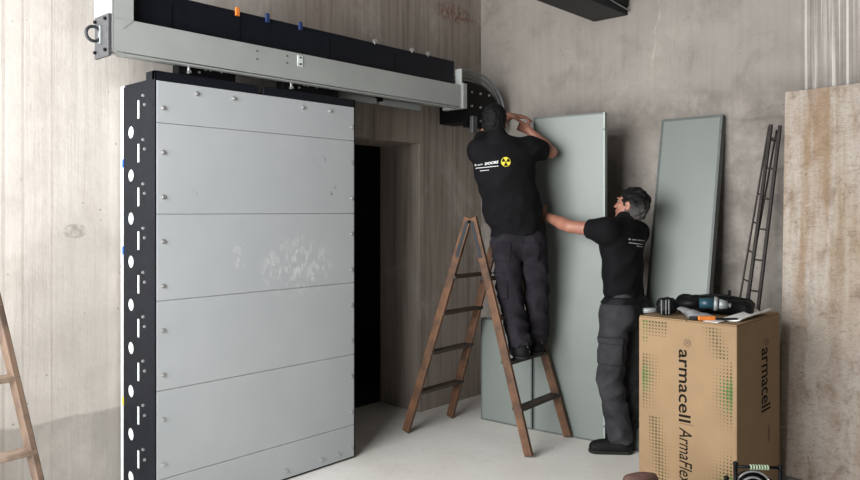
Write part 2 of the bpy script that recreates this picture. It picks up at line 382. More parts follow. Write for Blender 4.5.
for px, z0, mt in ((125, 1.86, 'blue'), (125, 1.38, 'blue'), (125, .55, 'yel')):
    bm = NB(); box(bm, (.058, DY0 - .012, z0), (.072, DY0 - .0045, z0 + .045), .002); wobj('tape_flag', bm, M[mt], door)
def bolt(y, z):
    bm = NB(); cyl(bm, (DX + .0, y, z), (DX + .003, y, z), .013, .013, 14); cyl(bm, (DX + .003, y, z), (DX + .011, y, z), .009, .008, 6)
    wobj('bolt', bm, M['steel'], door)
z = zat(108, 3.84)
while z > .05:
    bolt(DY0 + .035, z); bolt(DY1 - .02, z + .01); z -= .2325
for px in (197, 234, 303, 330): bolt(onX(px, DX)[0], DZ - .045)
for f in (.1, .4, .6, .8, .9): bolt(DY0 + (DY1 - DY0) * f, .06)
for pxa, pxb in ((178, 235), (282, 338)):
    ya, yb = onX(pxa, .36)[0], onX(pxb, .36)[0]
    bm = NB(); box(bm, (.30, ya, DZ + .012), (.37, yb, DZ + .115), .004); h = wobj('hanger', bm, M['blk2'], door)
    bm = NB(); cyl(bm, (.371, ya + .05, DZ + .075), (.40, ya + .05, DZ + .075), .008, .008, 8); cyl(bm, (.385, ya + .05, DZ + .068), (.385, ya + .05, DZ + .115), .008); wobj('bolt', bm, M['steel'], h)
    for q in (.12, .16, .19, .26):
        bm = NB(); cyl(bm, (.37, ya + q, DZ + .085 + (.02 if q > .15 else 0)), (.378, ya + q, DZ + .085 + (.02 if q > .15 else 0)), .007, .006, 8); wobj('bolt', bm, M['steel'], h)
bm = NB(); box(bm, (.08, DY0 + .02, .0), (.40, DY1 - .02, .03)); wobj('bottom_guide', bm, M['blk2'], door)
bm = NB(); box(bm, (.405, DY0 - .005, .004), (.426, DY1 + .008, .022)); wobj('bottom_seal', bm, M['rubber'], door)

# ------------------------------------------------------------------ track
TX = .45; ty0, da = onX(114, TX); ty1, db = onX(462, TX)
zb0 = zat(50, da); zb1 = zat(107, db); ZB = (zb0 + zb1) / 2
zt = (zat(20, onX(132, TX)[1]) + zat(85, onX(458, TX)[1])) / 2
ztop = (zat(28, onX(304, .40)[1]) + zat(60, onX(455, .40)[1])) / 2
print('track z', zb0, zb1, zt, ztop, 'jamb', WY_J, 'door', DY0, DY1, 'lintel', LZ)
track = empty('sliding_door_track', (.2, (ty0 + ty1) / 2, ZB), 'long overhead track with pale grey fascia and black housing above the sliding door', 'door track')
bm = NB(); box(bm, (TX - .012, ty0, ZB), (TX, ty1, zt)); box(bm, (TX - .06, ty0, ZB - .012), (TX - .012, ty1, ZB - .004), .001); wobj('fascia', bm, M['alu'], track)
bm = NB(); box(bm, (TX - .012, ty0, zt - .001), (TX, ty0 + .10, ztop + .07)); wobj('end_upright', bm, M['alu'], track)
bm = NB(); tube(bm, [(TX + .0012, ty0 + .10, zt), (TX + .0012, ty0 + .045, zt - .05)], .0012, 4); wobj('mitre_joint', bm, M['rail'], track)
bm = NB(); box(bm, (TX - .06, ty1 - .012, ZB - .004), (TX + .004, ty1, ztop - .06), .002); box(bm, (TX - .2, ty1 + .0, ZB - .01), (TX + .01, ty1 + .05, zt + .02), .004); wobj('end_cap', bm, M['alu'], track)
bm = NB(); box(bm, (.15, ty0 + .105, zt - .05), (.40, ty1 - .03, ztop), .006); wobj('housing', bm, M['blk'], track)
bm = NB(); box(bm, (.40, ty0 + .105, zt - .03), (.436, ty1 - .02, zt - .012)); wobj('housing_shelf', bm, M['blk'], track)
bm = NB(); box(bm, (.002, ty0 + .3, zt - .02), (.149, ty1 - .2, zt + .10)); wobj('wall_bracket', bm, M['blk2'], track)
bm = NB(); box(bm, (.25, ty0 - .012, ZB - .004), (TX, ty0 - .0005, ztop + .07), .003); wobj('end_return', bm, M['alu'], track)
bm = NB(); box(bm, (.295, ty0 - .030, ZB - .03), (.452, ty0 - .013, zt + .015), .003); ep = wobj('end_plate', bm, M['dsteel'], track)
for xx, zz in ((.318, ZB), (.432, ZB), (.318, zt - .01), (.432, zt - .01)):
    bm = NB(); cyl(bm, (xx, ty0 - .034, zz), (xx, ty0 - .042, zz), .009, .009, 8); wobj('bolt', bm, M['blk2'], ep)
bm = NB(); torus(bm, (.372, ty0 - .066, (ZB + zt) / 2 + .0), (1, .0, 0), .036, .008, math.radians(-150), math.radians(150), 24, 10, ref=(0, -1, 0)); wobj('lifting_ring', bm, M['iron'], ep, True)
bm = NB(); box(bm, (.36, ty0 - .042, (ZB + zt) / 2 - .045), (.385, ty0 - .029, (ZB + zt) / 2 + .045), .004); wobj('ring_boss', bm, M['rail'], ep)
bm = NB(); ya = onX(332, .28)[0]; yb = onX(420, .28)[0]; 
zr = zat(107.5, onX(400, .28)[1])
box(bm, (.255, ya, zr), (.285, (ya + yb) / 2 - .02, ZB - .0), .003); box(bm, (.255, (ya + yb) / 2 + .02, zr), (.285, yb, ZB - .0), .003); box(bm, (.26, ty0 + .1, ZB + .01), (.34, ty1 - .03, zt - .05)); wobj('running_rail', bm, M['rail'], track)
bm = NB(); y = (ya + yb) / 2; box(bm, (.26, y - .025, zr + .02), (.30, y + .025, ZB + .02), .003); wobj('rail_joint', bm, M['blk2'], track)
bm = NB(); y = onX(300, TX)[0]; z = zat(61, onX(300, TX)[1]); box(bm, (TX, y - .02, z - .033), (TX + .004, y + .02, z + .033), .001); cl = wobj('fascia_tab', bm, M['rear'], track)
for dz in (-.02, .02):
    bm = NB(); cyl(bm, (TX + .004, y, z + dz), (TX + .008, y, z + dz), .006, .006, 8); wobj('bolt', bm, M['blk2'], cl)
for px, py in ((257, 51), (257, 59), (287, 56), (287, 63)):
    y, d = onX(px, TX); bm = NB(); cyl(bm, (TX, y, zat(py, d)), (TX + .003, y, zat(py, d)), .005, .005, 8); wobj('rivet', bm, M['dsteel'], track)
for px, mt, hh in ((237, 'orange', .028), (267, 'navy', .035), (300, 'navy', .03)):
    y, d = onX(px, .40); bm = NB(); box(bm, (.398, y - .013, ztop - .03), (.412, y + .013, ztop + hh - .01), .003); wobj('cable_clip', bm, M[mt], track)
for px in (375, 412, 428):
    y, d = onX(px, .40); bm = NB(); cyl(bm, (.39, y, ztop + .012), (.41, y, ztop + .012), .014, .014, 10); cyl(bm, (.395, y, ztop - .012), (.395, y, ztop + .014), .007); wobj('knob', bm, M['steel'], track)
for px in (172, 240, 330, 395):
    y, d = onX(px, .401); bm = NB(); box(bm, (.40, y - .003, zt - .01), (.403, y + .003, ztop - .04)); wobj('housing_seam', bm, M['blk2'], track)
# drive unit at the end of the track
dy0 = ty1 + .06; dmid = -.30
du = empty('drive_unit', (.2, dmid, 2.3), 'black bolted drive plate with looped grey hoses in the corner behind the climbing worker', 'drive unit')
zD0 = zat(128, 5.9); zD1 = zat(83, 5.9)
yc0 = onX(467, .34)[0]; yc1 = onX(499, .34)[0]
R_ = (yc1 - yc0)
out = [(yc0, zD0), (yc1, zD0)] + [(yc0 + .05 + (R_ - .05) * math.cos(a), zD1 - .22 + .22 * math.sin(a)) for a in [math.pi / 2 * i / 12 for i in range(13)]] + [(yc0, zD1)]
bm = NB(); poly_plate(bm, out, [], lambda u, v, w: Vector((.30 + w, u, v)), .04); wobj('plate', bm, M['blk2'], du)
bm = NB(); box(bm, (.002, yc0 + .05, zD0 + .05), (.299, yc0 + .25, zD1 - .1), .004); wobj('wall_bracket', bm, M['blk2'], du)
for i in range(9):
    y = yc0 + .05 + (i % 3) * R_ * .27; z = zD0 + .06 + (i // 3) * .11
    bm = NB(); cyl(bm, (.34, y, z), (.352, y, z), .010, .009, 8); wobj('bolt', bm, M['steel'], du)
for i in range(4):
    bm = NB(); r = .20 + .022 * i; c_ = Vector((.27 + .022 * i, yc0 + .06, zD1 - .21))
    tube(bm, [c_ + Vector((0, (R_ - .04 + .018 * i) * math.cos(a) - 0, r * 1.12 * math.sin(a))) for a in [math.pi * .62 * j / 20 for j in range(21)]][::-1] + [c_ + Vector((0, R_ - .04 + .018 * i, -.14))], .010, 8); wobj('hose', bm, M['hose'], du, True)
bm = NB(); box(bm, (.341, yc0 + .03, zD0 - .05), (.375, yc0 + .09, zD0 + .09), .006); wobj('sensor_box', bm, M['dsteel'], du)

# ------------------------------------------------------------------ boards
def slab(name, A, B, h, th, mat, parent, off=Vector((0, 0, 0)), z0=0):
    """upright board: A->B bottom edge (front face), thickness goes to the right-wall side"""
    A, B = Vector(A), Vector(B); u = (B - A).normalized(); nrm = Vector((-u.y, u.x, 0))
    if nrm.y < 0: nrm = -nrm
    return A, B, u, nrm
def board(A, B, h, th, root_name, label, group, tilt=Vector((0, 0, 0)), left_edge='gedge', right_edge='gpale', frm=.0):
    A, B = Vector(A), Vector(B); u = (B - A); W = u.length; u.normalize()
    nrm = Vector((-u.y, u.x, 0)); nrm = nrm if nrm.y > 0 else -nrm
    root = empty(root_name, A, label, 'panel', group)
    up = (Vector((0, 0, h)) + tilt); L = up.length; up.normalize(); dn = u.cross(up); dn = dn if dn.y > 0 else -dn
    Mw = Matrix.Translation(A) @ Matrix((u, dn, up)).transposed().to_4x4()
    e = frm or .012
    bm = NB(); box(bm, (e, 0, e), (W - e, th, L - e)); obj('face', bm, M['glass'], root, Mw)
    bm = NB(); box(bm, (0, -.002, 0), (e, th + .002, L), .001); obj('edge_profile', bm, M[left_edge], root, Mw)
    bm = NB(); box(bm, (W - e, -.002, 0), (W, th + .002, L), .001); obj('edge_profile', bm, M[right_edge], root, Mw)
    bm = NB(); box(bm, (e, -.002, L - e), (W - e, th + .002, L), .001); obj('edge_profile', bm, M[left_edge], root, Mw)
    bm = NB(); box(bm, (e, -.002, 0), (W - e, th + .002, e), .001); obj('edge_profile', bm, M['gedge'], root, Mw)
    for zz in (.12, L - .12):
        bm = NB(); cyl(bm, (W - .006, -.002, zz), (W - .006, -.006, zz), .006, .006, 8); obj('bolt', bm, M['dsteel'], root, Mw)
    return root
A1, B1 = FL(533.5, 430), FL(605, 443.5)
zt1 = zat(112, F * H / (443.5 - HY))
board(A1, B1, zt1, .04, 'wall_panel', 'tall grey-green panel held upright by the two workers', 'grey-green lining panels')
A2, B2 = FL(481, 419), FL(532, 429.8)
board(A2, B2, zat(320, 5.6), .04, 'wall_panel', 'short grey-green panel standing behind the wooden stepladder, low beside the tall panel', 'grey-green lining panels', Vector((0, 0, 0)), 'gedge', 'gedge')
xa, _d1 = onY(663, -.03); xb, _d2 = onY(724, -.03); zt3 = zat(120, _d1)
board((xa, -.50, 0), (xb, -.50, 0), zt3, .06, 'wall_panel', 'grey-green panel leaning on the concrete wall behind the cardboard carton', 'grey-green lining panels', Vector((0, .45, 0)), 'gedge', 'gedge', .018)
# travertine slab
xs, ds = onY(785, -.15); hs = zat(92, ds)
tv = Vector((xs, -.15, hs)); bv = Vector((xs + .045, -.41, .03)); up = (tv - bv); L = up.length; up.normalize(); uu = Vector((1, 0, 0)); uu = (uu - up * uu.dot(up)).normalized(); dn = up.cross(uu)
bm = NB(); box(bm, (0, 0, 0), (1.2, .03, L), .002)
tag(obj('stone_slab', bm, M['trav'], None, Matrix.Translation(bv) @ Matrix((uu, dn, up)).transposed().to_4x4()), 'tall beige travertine-like stone slab leaning on the wall at the right edge', 'slab')

# ------------------------------------------------------------------ black iron ladders
def iron_ladder(a0, a1, b0, b1, fr, label, w=.022, rope=False):
    t = empty('iron_ladder', a0, label, 'ladder', 'thin dark iron ladders')
    hint = (0, -1, .3)
    bar('rail', a0, a1, w, w * 1.2, M['rust'], t, hint, .002); bar('rail', b0, b1, w, w * 1.2, M['rust'], t, hint, .003)
    for f in fr:
        p = Vector(a0).lerp(Vector(a1), f); q = Vector(b0).lerp(Vector(b1), f); bm = NB(); cyl(bm, p, q, .0055, None, 10); wobj('rung', bm, M['rust'], t, True)
    return t
ax, ad = onY(769, -.03); az = zat(126, ad)
bx = onY(776.0, -.03)[0]
iron_ladder((2.24, -.50, .012), (ax, -.03, az), (2.270, -.50, .012), (bx + .004, -.03, az - .03), [.03 + .085 * i for i in range(12)], 'thin dark iron ladder leaning left of its twin between the panel and the stone slab', .010)
cx = onY(777.5, -.07)[0]
iron_ladder((2.325, -.50, .012), (cx - .03, -.10, az), (2.405, -.50, .012), (cx + .025, -.10, az - .01), [.06 + .09 * i for i in range(11)], 'thicker dark iron ladder leaning right against the stone slab edge', .019)

# ------------------------------------------------------------------ wooden stepladders
def stepladder(A, B, C, D, hn, hf, label, mats, fr=(.19, .384, .573, .745)):
    t = empty('wooden_stepladder', (A + B + C + D) / 4, label, 'stepladder', 'wooden stepladders')
    ra, st, met = mats; u = (B - A).normalized()
    up = Vector((0, 0, 1))
    sp = (C - A).normalized()
    for (near, far, s) in ((A, B, -1), (C, D, 1)):
        hn_ = hn + sp * .018 * s; hf_ = hf + sp * .018 * s
        hint = u
        r1 = bar('rail', near, hn_ + up * .03, .062, .026, ra, t, hint); r2 = bar('rail', far, hf_ + up * .03, .062, .026, ra, t, hint)
        for f in fr:
            p = near.lerp(hn_, f); q = far.lerp(hf_, f); e = (q - p).normalized()
            bar('step', p - e * .012, q + e * .012, .022 if s else .02, .075, st, t, sp + up * .0, .003)
        for h_, nr in ((hn_, near), (hf_, far)):
            bm = NB(); dirn = (nr - h_).normalized(); side = -u if h_ is hn_ else u
            Mw, L = frame(h_ + side * .0155, h_ + side * .0155 + dirn * .26, u); box(bm, (-.014, -.0025, 0), (.014, .0025, L), .001)
            obj('hinge_strap', bm, met, t, Mw)
    for h_ in (hn, hf):
        bm = NB(); cyl(bm, h_ - u * .024, h_ + u * .024, .012, None, 12); wobj('hinge_pin', bm, M['blk2'], t)
    bm = NB(); k_ = .55
    p, q = A.lerp(hn, k_), C.lerp(hn, k_)
    return t
A, B, Cc, Dd = FL(406, 433), FL(450, 418), FL(529, 458), FL(568, 438)
for v in (A, B, Cc, Dd): v.z = .012
hn = c2w(.284, 5.13, 1.545); hf = c2w(.284 + .255, 5.13 + .30, 1.545)
stepladder(A, B, Cc, Dd, hn, hf, 'brown wooden stepladder that the worker in black is standing on', (M['wood'], M['wood2'], M['iron']))
off = Vector((.06, 0, 0))
D2 = c2w(-1.436, 2.93, .012); C2 = c2w(-1.765, 2.506, .012); A2_ = c2w(-2.596, 3.05, .012) + off * 1.4; B2_ = c2w(-2.27, 3.438, .012) + off * 1.4
hn2 = (A2_ + C2) / 2 + camdir(.035, .045); hn2 -= camdir(.085, 0); hn2.z = 1.545; hf2 = (B2_ + D2) / 2 - camdir(.03, .04); hf2 -= camdir(.075, 0); hf2.z = 1.545
stepladder(A2_, B2_, C2, D2, hn2, hf2, 'paler worn wooden stepladder cut off by the left edge of the photo', (M['wood3'], M['wood4'], M['iron']), (.225, .41, .60, .79))

# ------------------------------------------------------------------ carton
db_ = 3.8; bzt = zat(325.5, db_); fc = c2w((737 - CX) / F * db_, db_, 0)
bx1, by0 = fc.x, fc.y; bx0, by1 = bx1 - .546, by0 + .69
box_ = empty('cardboard_carton', ((bx0 + bx1) / 2, (by0 + by1) / 2, 0), 'tall brown printed cardboard carton with tools and papers on top', 'carton')
bm = NB(); box(bm, (bx0, by0, .001), (bx1, by1, bzt - .006), .006); wobj('body', bm, M['card'], box_)
bm = NB(); box(bm, (bx0 + .004, by0 + .003, bzt - .0055), ((bx0 + bx1) / 2 + .0, by1 - .003, bzt), .001); wobj('top_flap', bm, M['card'], box_)
bm = NB(); box(bm, ((bx0 + bx1) / 2 + .006, by0 + .003, bzt - .0055), (bx1 - .002, by1 - .003, bzt), .001); wobj('top_flap', bm, M['card'], box_)
def front(px, py):                      # photo pixel -> (x, z) on carton front
    X, d = onY(px, by0); return X, zat(py, d)
def printed(s, px0, py0, py1, hpx, name, mat, face='front', bold=.0, shear=0, root=box_):
    V, Fc = text2d(s, 1.0, bold, shear)
    xs = [v[0] for v in V]; w = max(xs) - min(xs); x0_ = min(xs); bm = NB()
    if face == 'front':
        X, z0 = front(px0, py0); _, z1 = front(px0, py1); k = (z0 - z1) / w
        Xr, _ = front(px0 + hpx, py0); ks = (Xr - X) / .72
        f = lambda a, b: Vector((X + b * ks, by0 - .0012, z0 - (a - x0_) * k))
    else:
        Y, d = onX(px0, bx1); z0, z1 = zat(py0, d), zat(py1, d); k = (z0 - z1) / w
        ks = (onX(px0 + hpx, bx1)[0] - Y) / .72
        f = lambda a, b: Vector((bx1 + .0012, Y + b * ks, z0 - (a - x0_) * k))
    flat2d(bm, V, Fc, f); return wobj(name, bm, mat, root)
printed('armacell', 679, 349, 421, 12, 'printed_lettering', M['ink'], bold=.012)
printed('ArmaFlex', 679.5, 427, 483, 13, 'printed_lettering', M['ink'], shear=.2, bold=.004)
printed('®', 684, 338.5, 346.5, 7, 'printed_mark', M['ink2'])
printed('armacell', 761.5, 349, 413, 9, 'printed_lettering', M['ink'], 'side', bold=.012)
printed('®', 764, 339, 346, 5, 'printed_mark', M['ink2'], 'side')
bm = NB(); X, z = front(680, 423); X2, _ = front(693, 423); box(bm, (X, by0 - .0012, z - .0015), (X2, by0 - .0004, z + .0015)); wobj('printed_rule', bm, M['ink2'], box_)
pitch = .0185
def dots(x0, z0, nx, nz, fsize, fgreen):
    g1, g2 = NB(), NB()
    for i in range(nx):
        for j in range(nz):
            s = fsize(i / max(1, nx - 1), j / max(1, nz - 1))
            if s <= .08: continue
            r = .0090 * s; x = x0 + i * pitch; z = z0 - j * pitch
            if not (bx0 + .012 < x < bx1 - .012 and .02 < z < bzt - .015): continue
            bmx = g2 if fgreen(i / max(1, nx - 1), j / max(1, nz - 1)) else g1
            vs = [bmx.verts.new((x + r * math.cos(a), by0 - .001, z + r * math.sin(a))) for a in [2 * math.pi * q / 8 for q in range(8)]]; bmx.faces.new(vs)
    for g, nm, mt in ((g1, 'olive printed dots', 'olive'), (g2, 'green printed dots', 'green')):
        if len(g.verts): tag(wobj('printed_dots', g, M[mt], box_), nm)
T = bzt
dots(bx0 + .03, T - .028, 8, 5, lambda u, v: (.75 - .35 * v) * (1 if u > -1 else 0), lambda u, v: u < .2)
dots(bx0 + .03, T - .028 - 5 * pitch, 2, 3, lambda u, v: .6 - .4 * v, lambda u, v: True)
dots(bx0 + .03, T - .215, 7, 17, lambda u, v: max(0, (1.05 - .95 * u) * (1 - abs(v - .4) * 1.1)), lambda u, v: u < .5 and .2 < v < .75)
dots(bx0 + .03 + 2 * pitch, T - .56, 7, 22, lambda u, v: max(0, .8 - 1.1 * abs(u - .45 - (v - .5) * .5)), lambda u, v: v > .9)
dots(bx1 - .03 - 8 * pitch, T - .03, 8, 9, lambda u, v: max(0, .75 - 1.2 * abs(u - .35 - v * .45)), lambda u, v: False)
dots(bx1 - .03 - 6 * pitch, T - .20, 7, 20, lambda u, v: max(0, (.1 + 1.0 * u) * (1.05 - abs(v - .45) * 1.5)), lambda u, v: u > .45 and .25 < v < .75)
dots(bx1 - .03 - 6 * pitch, T - .65, 7, 18, lambda u, v: max(0, (.2 + .9 * u) * (1.0 - abs(v - .55) * 1.5)), lambda u, v: u > .4 and v > .45)
Yh = onX(769, bx1)[0]; bm = NB(); poly_plate(bm, circ(Yh, .36, .012, 12, .05), [], lambda u, v, w: Vector((bx1 + w, u, v)), .001); wobj('printed_mark', bm, M['ink2'], box_)

# ------------------------------------------------------------------ SDF modelling
def smin(a, b, k):
    if k <= 0: return np.minimum(a, b)
    h = np.clip(.5 + .5 * (b - a) / k, 0, 1); return b + (a - b) * h - k * h * (1 - h)
V3 = lambda v: np.array((v[0], v[1], v[2]), float)
class Field:
    def __init__(s, lo, hi, h):
        s.lo = np.array(lo, float); s.h = h; s.n = np.ceil((np.array(hi) - s.lo) / h).astype(int) + 1
        s.f = np.full(tuple(s.n), .5, np.float32)
        s.ax = [s.lo[i] + h * np.arange(s.n[i]) for i in range(3)]
    def sl(s, lo, hi):
        a = np.clip(np.floor((np.array(lo) - s.lo) / s.h).astype(int), 0, s.n); b = np.clip(np.ceil((np.array(hi) - s.lo) / s.h).astype(int) + 1, 0, s.n)
        return tuple(slice(int(x), int(y)) for x, y in zip(a, b))
    def grid(s, q): return np.meshgrid(*[s.ax[i][q[i]] for i in range(3)], indexing='ij')
    def put(s, fn, lo, hi, k, sub=False):
        q = s.sl(np.array(lo) - k - .03, np.array(hi) + k + .03)
        if any(x.stop <= x.start for x in q): return
        X = s.grid(q); d = fn(*X); cur = s.f[q]
        s.f[q] = smin(cur, d, k) if not sub else -smin(-cur, d, k)
    def cone(s, a, b, r1, r2, k=.02, flat=None, sc=1.0, capped=False, sub=False):
        a, b = V3(a), V3(b); R = max(r1, r2)
        ax = None if flat is None else V3(flat) / np.linalg.norm(V3(flat))
        def fn(X, Y, Z):
            p = [X - a[0], Y - a[1], Z - a[2]]; ba = b - a
            if ax is not None:
                t = (p[0] * ax[0] + p[1] * ax[1] + p[2] * ax[2]) * (sc - 1); p = [p[i] + ax[i] * t for i in range(3)]; ba = ba + ax * (ba @ ax) * (sc - 1)
            L2 = ba @ ba + 1e-12; t = (p[0] * ba[0] + p[1] * ba[1] + p[2] * ba[2]) / L2; tc = np.clip(t, 0, 1)
            d = np.sqrt(sum((p[i] - ba[i] * tc) ** 2 for i in range(3))) - (r1 + (r2 - r1) * tc)
            if capped: d = np.maximum(np.sqrt(sum((p[i] - ba[i] * t) ** 2 for i in range(3))) - (r1 + (r2 - r1) * tc), np.abs(t - .5) * math.sqrt(L2) - .5 * math.sqrt(L2))
            return (d / (sc if sc > 1 else 1) ** .5).astype(np.float32)
        m = R * 1.05; s.put(fn, np.minimum(a, b) - m, np.maximum(a, b) + m, k, sub)
    def ell(s, c, axes, r, k=.02, sub=False):
        c = V3(c); A_ = [V3(x) for x in axes]
        def fn(X, Y, Z):
            p = (X - c[0], Y - c[1], Z - c[2]); l = [sum(p[i] * e[i] for i in range(3)) for e in A_]
            k0 = np.sqrt(sum((l[i] / r[i]) ** 2 for i in range(3))) + 1e-9; k1 = np.sqrt(sum((l[i] / r[i] ** 2) ** 2 for i in range(3))) + 1e-9
            return (k0 * (k0 - 1) / k1).astype(np.float32)
        m = max(r); s.put(fn, c - m, c + m, k, sub)
    def cut(s, p, n):                   # keep the side where (x-p).n < 0
        p, n = V3(p), V3(n) / np.linalg.norm(V3(n)); X = s.grid((slice(None),) * 3)
        s.f = np.maximum(s.f, (X[0] - p[0]) * n[0] + (X[1] - p[1]) * n[1] + (X[2] - p[2]) * n[2]).astype(np.float32)
    def wrinkle(s, amp, fx, seed=0, fmap=None):
        X = s.grid((slice(None),) * 3); r = np.random.default_rng(seed); w = 0
        for i in range(7):
            kx, ky = r.normal(size=2) * fx * .7; kz = fx * (.35 + r.random() * .75) * (1 if r.random() > .3 else -1); ph = r.random() * 6.3
            bend = .6 * np.sin(X[0] * 13 + X[1] * 11 + i)
            w = w + np.sin(X[0] * kx + X[1] * ky + X[2] * kz + bend + ph)
        w = np.abs(w / 2.2) - .7
        if fmap is not None: w = w * fmap(*X)
        s.f = s.f + (amp * w).astype(np.float32)
    def mesh(s):
        f = s.f; sg = f < 0; n = np.array(f.shape) - 1
        cnt = np.zeros(tuple(n), np.int8); cs = [(i, j, k) for i in (0, 1) for j in (0, 1) for k in (0, 1)]
        S_ = lambda a, o: a[o[0]:o[0] + n[0], o[1]:o[1] + n[1], o[2]:o[2] + n[2]]
        for o in cs: cnt += S_(sg, o)
        mk = (cnt > 0) & (cnt < 8); idx = np.argwhere(mk); vid = np.full(tuple(n), -1, np.int64); vid[mk] = np.arange(len(idx))
        acc = np.zeros((len(idx), 3)); num = np.zeros(len(idx))
        for a in range(3):
            for o in cs:
                if o[a]: continue
                o2 = list(o); o2[a] = 1
                i0 = idx + np.array(o); i1 = idx + np.array(o2); v0 = f[tuple(i0.T)]; v1 = f[tuple(i1.T)]
                c = (v0 < 0) != (v1 < 0); t = np.where(c, v0 / np.where(c, v0 - v1, 1), 0)
                p = np.tile(np.array(o, float), (len(idx), 1)); p[:, a] = t; acc[c] += p[c]; num[c] += 1
        V = s.lo + s.h * (idx + acc / num[:, None]); Q = []
        for a in range(3):
            b, c = (a + 1) % 3, (a + 2) % 3
            s0 = [slice(None)] * 3; s1 = [slice(None)] * 3; s0[a] = slice(0, -1); s1[a] = slice(1, None)
            x = sg[tuple(s0)] != sg[tuple(s1)]; e = np.argwhere(x); e = e[(e[:, b] > 0) & (e[:, c] > 0) & (e[:, b] < n[b]) & (e[:, c] < n[c])]
            g = lambda db, dc: vid[tuple((e - np.eye(3, dtype=int)[b] * db - np.eye(3, dtype=int)[c] * dc).T)]
            q = np.stack([g(1, 1), g(0, 1), g(0, 0), g(1, 0)], 1); inside = sg[tuple(e.T)]; q[~inside] = q[~inside][:, ::-1]; Q.append(q)
        return V, np.concatenate(Q)
def sdf_obj(name, fld, mat, parent, org=None):
    V, Q = fld.mesh(); o_ = np.array(org if org is not None else WM[parent.name].translation)
    m = bpy.data.meshes.new(name); m.from_pydata((V - o_).tolist(), [], Q.tolist()); m.materials.append(mat)
    m.polygons.foreach_set('use_smooth', [True] * len(m.polygons))
    o = bpy.data.objects.new(name, m); COL.objects.link(o); return reg(o, name, parent, Matrix.Translation(o_.tolist()))
def bounds(pts, pad):
    a = np.array([V3(p) for p in pts]); return a.min(0) - pad, a.max(0) + pad
def N(v): return Vector(v).normalized()

def hand(f, wrist, d, pn, side, curl=.5, spread=1.0):
    """d: towards fingers, pn: out of the palm, side: towards the thumb"""
    d = N(d); pn = N(Vector(pn) - d * Vector(pn).dot(d)); lat = d.cross(pn).normalized(); lat = lat if lat.dot(Vector(side)) > 0 else -lat
    w = Vector(wrist)
    f.cone(w - d * .01, w + d * .035, .026, .030, .012, pn, 1.5); 
    for o in (-.027, -.009, .009, .026): f.cone(w + d * .03 + lat * o * .6, w + d * .088 + lat * o, .015, .0125, .010)
    for o, L in ((-.029, .062), (-.010, .076), (.010, .082), (.028, .074)):
        p = w + d * .088 + lat * o; ang = .12; r = .0092
        for q, (fl, dr) in enumerate(((.45, .0), (.32, .6), (.25, .6))):
            ang += curl * (.5 + dr)
            dd = N(d * math.cos(ang) + pn * math.sin(ang) + lat * o * .8 * spread); nx = p + dd * L * fl
            f.cone(p, nx, r, r - .0009, .003); p = nx; r -= .0009
    p = w + d * .022 + lat * .024; dd = N(d * .62 + lat * .7 + pn * .3); q = p + dd * .045; f.cone(p, q, .0145, .0115, .010)
    dd = N(d * .9 + lat * .25 + pn * .45 * (1 + curl)); f.cone(q, q + dd * .034, .0112, .0088, .004)

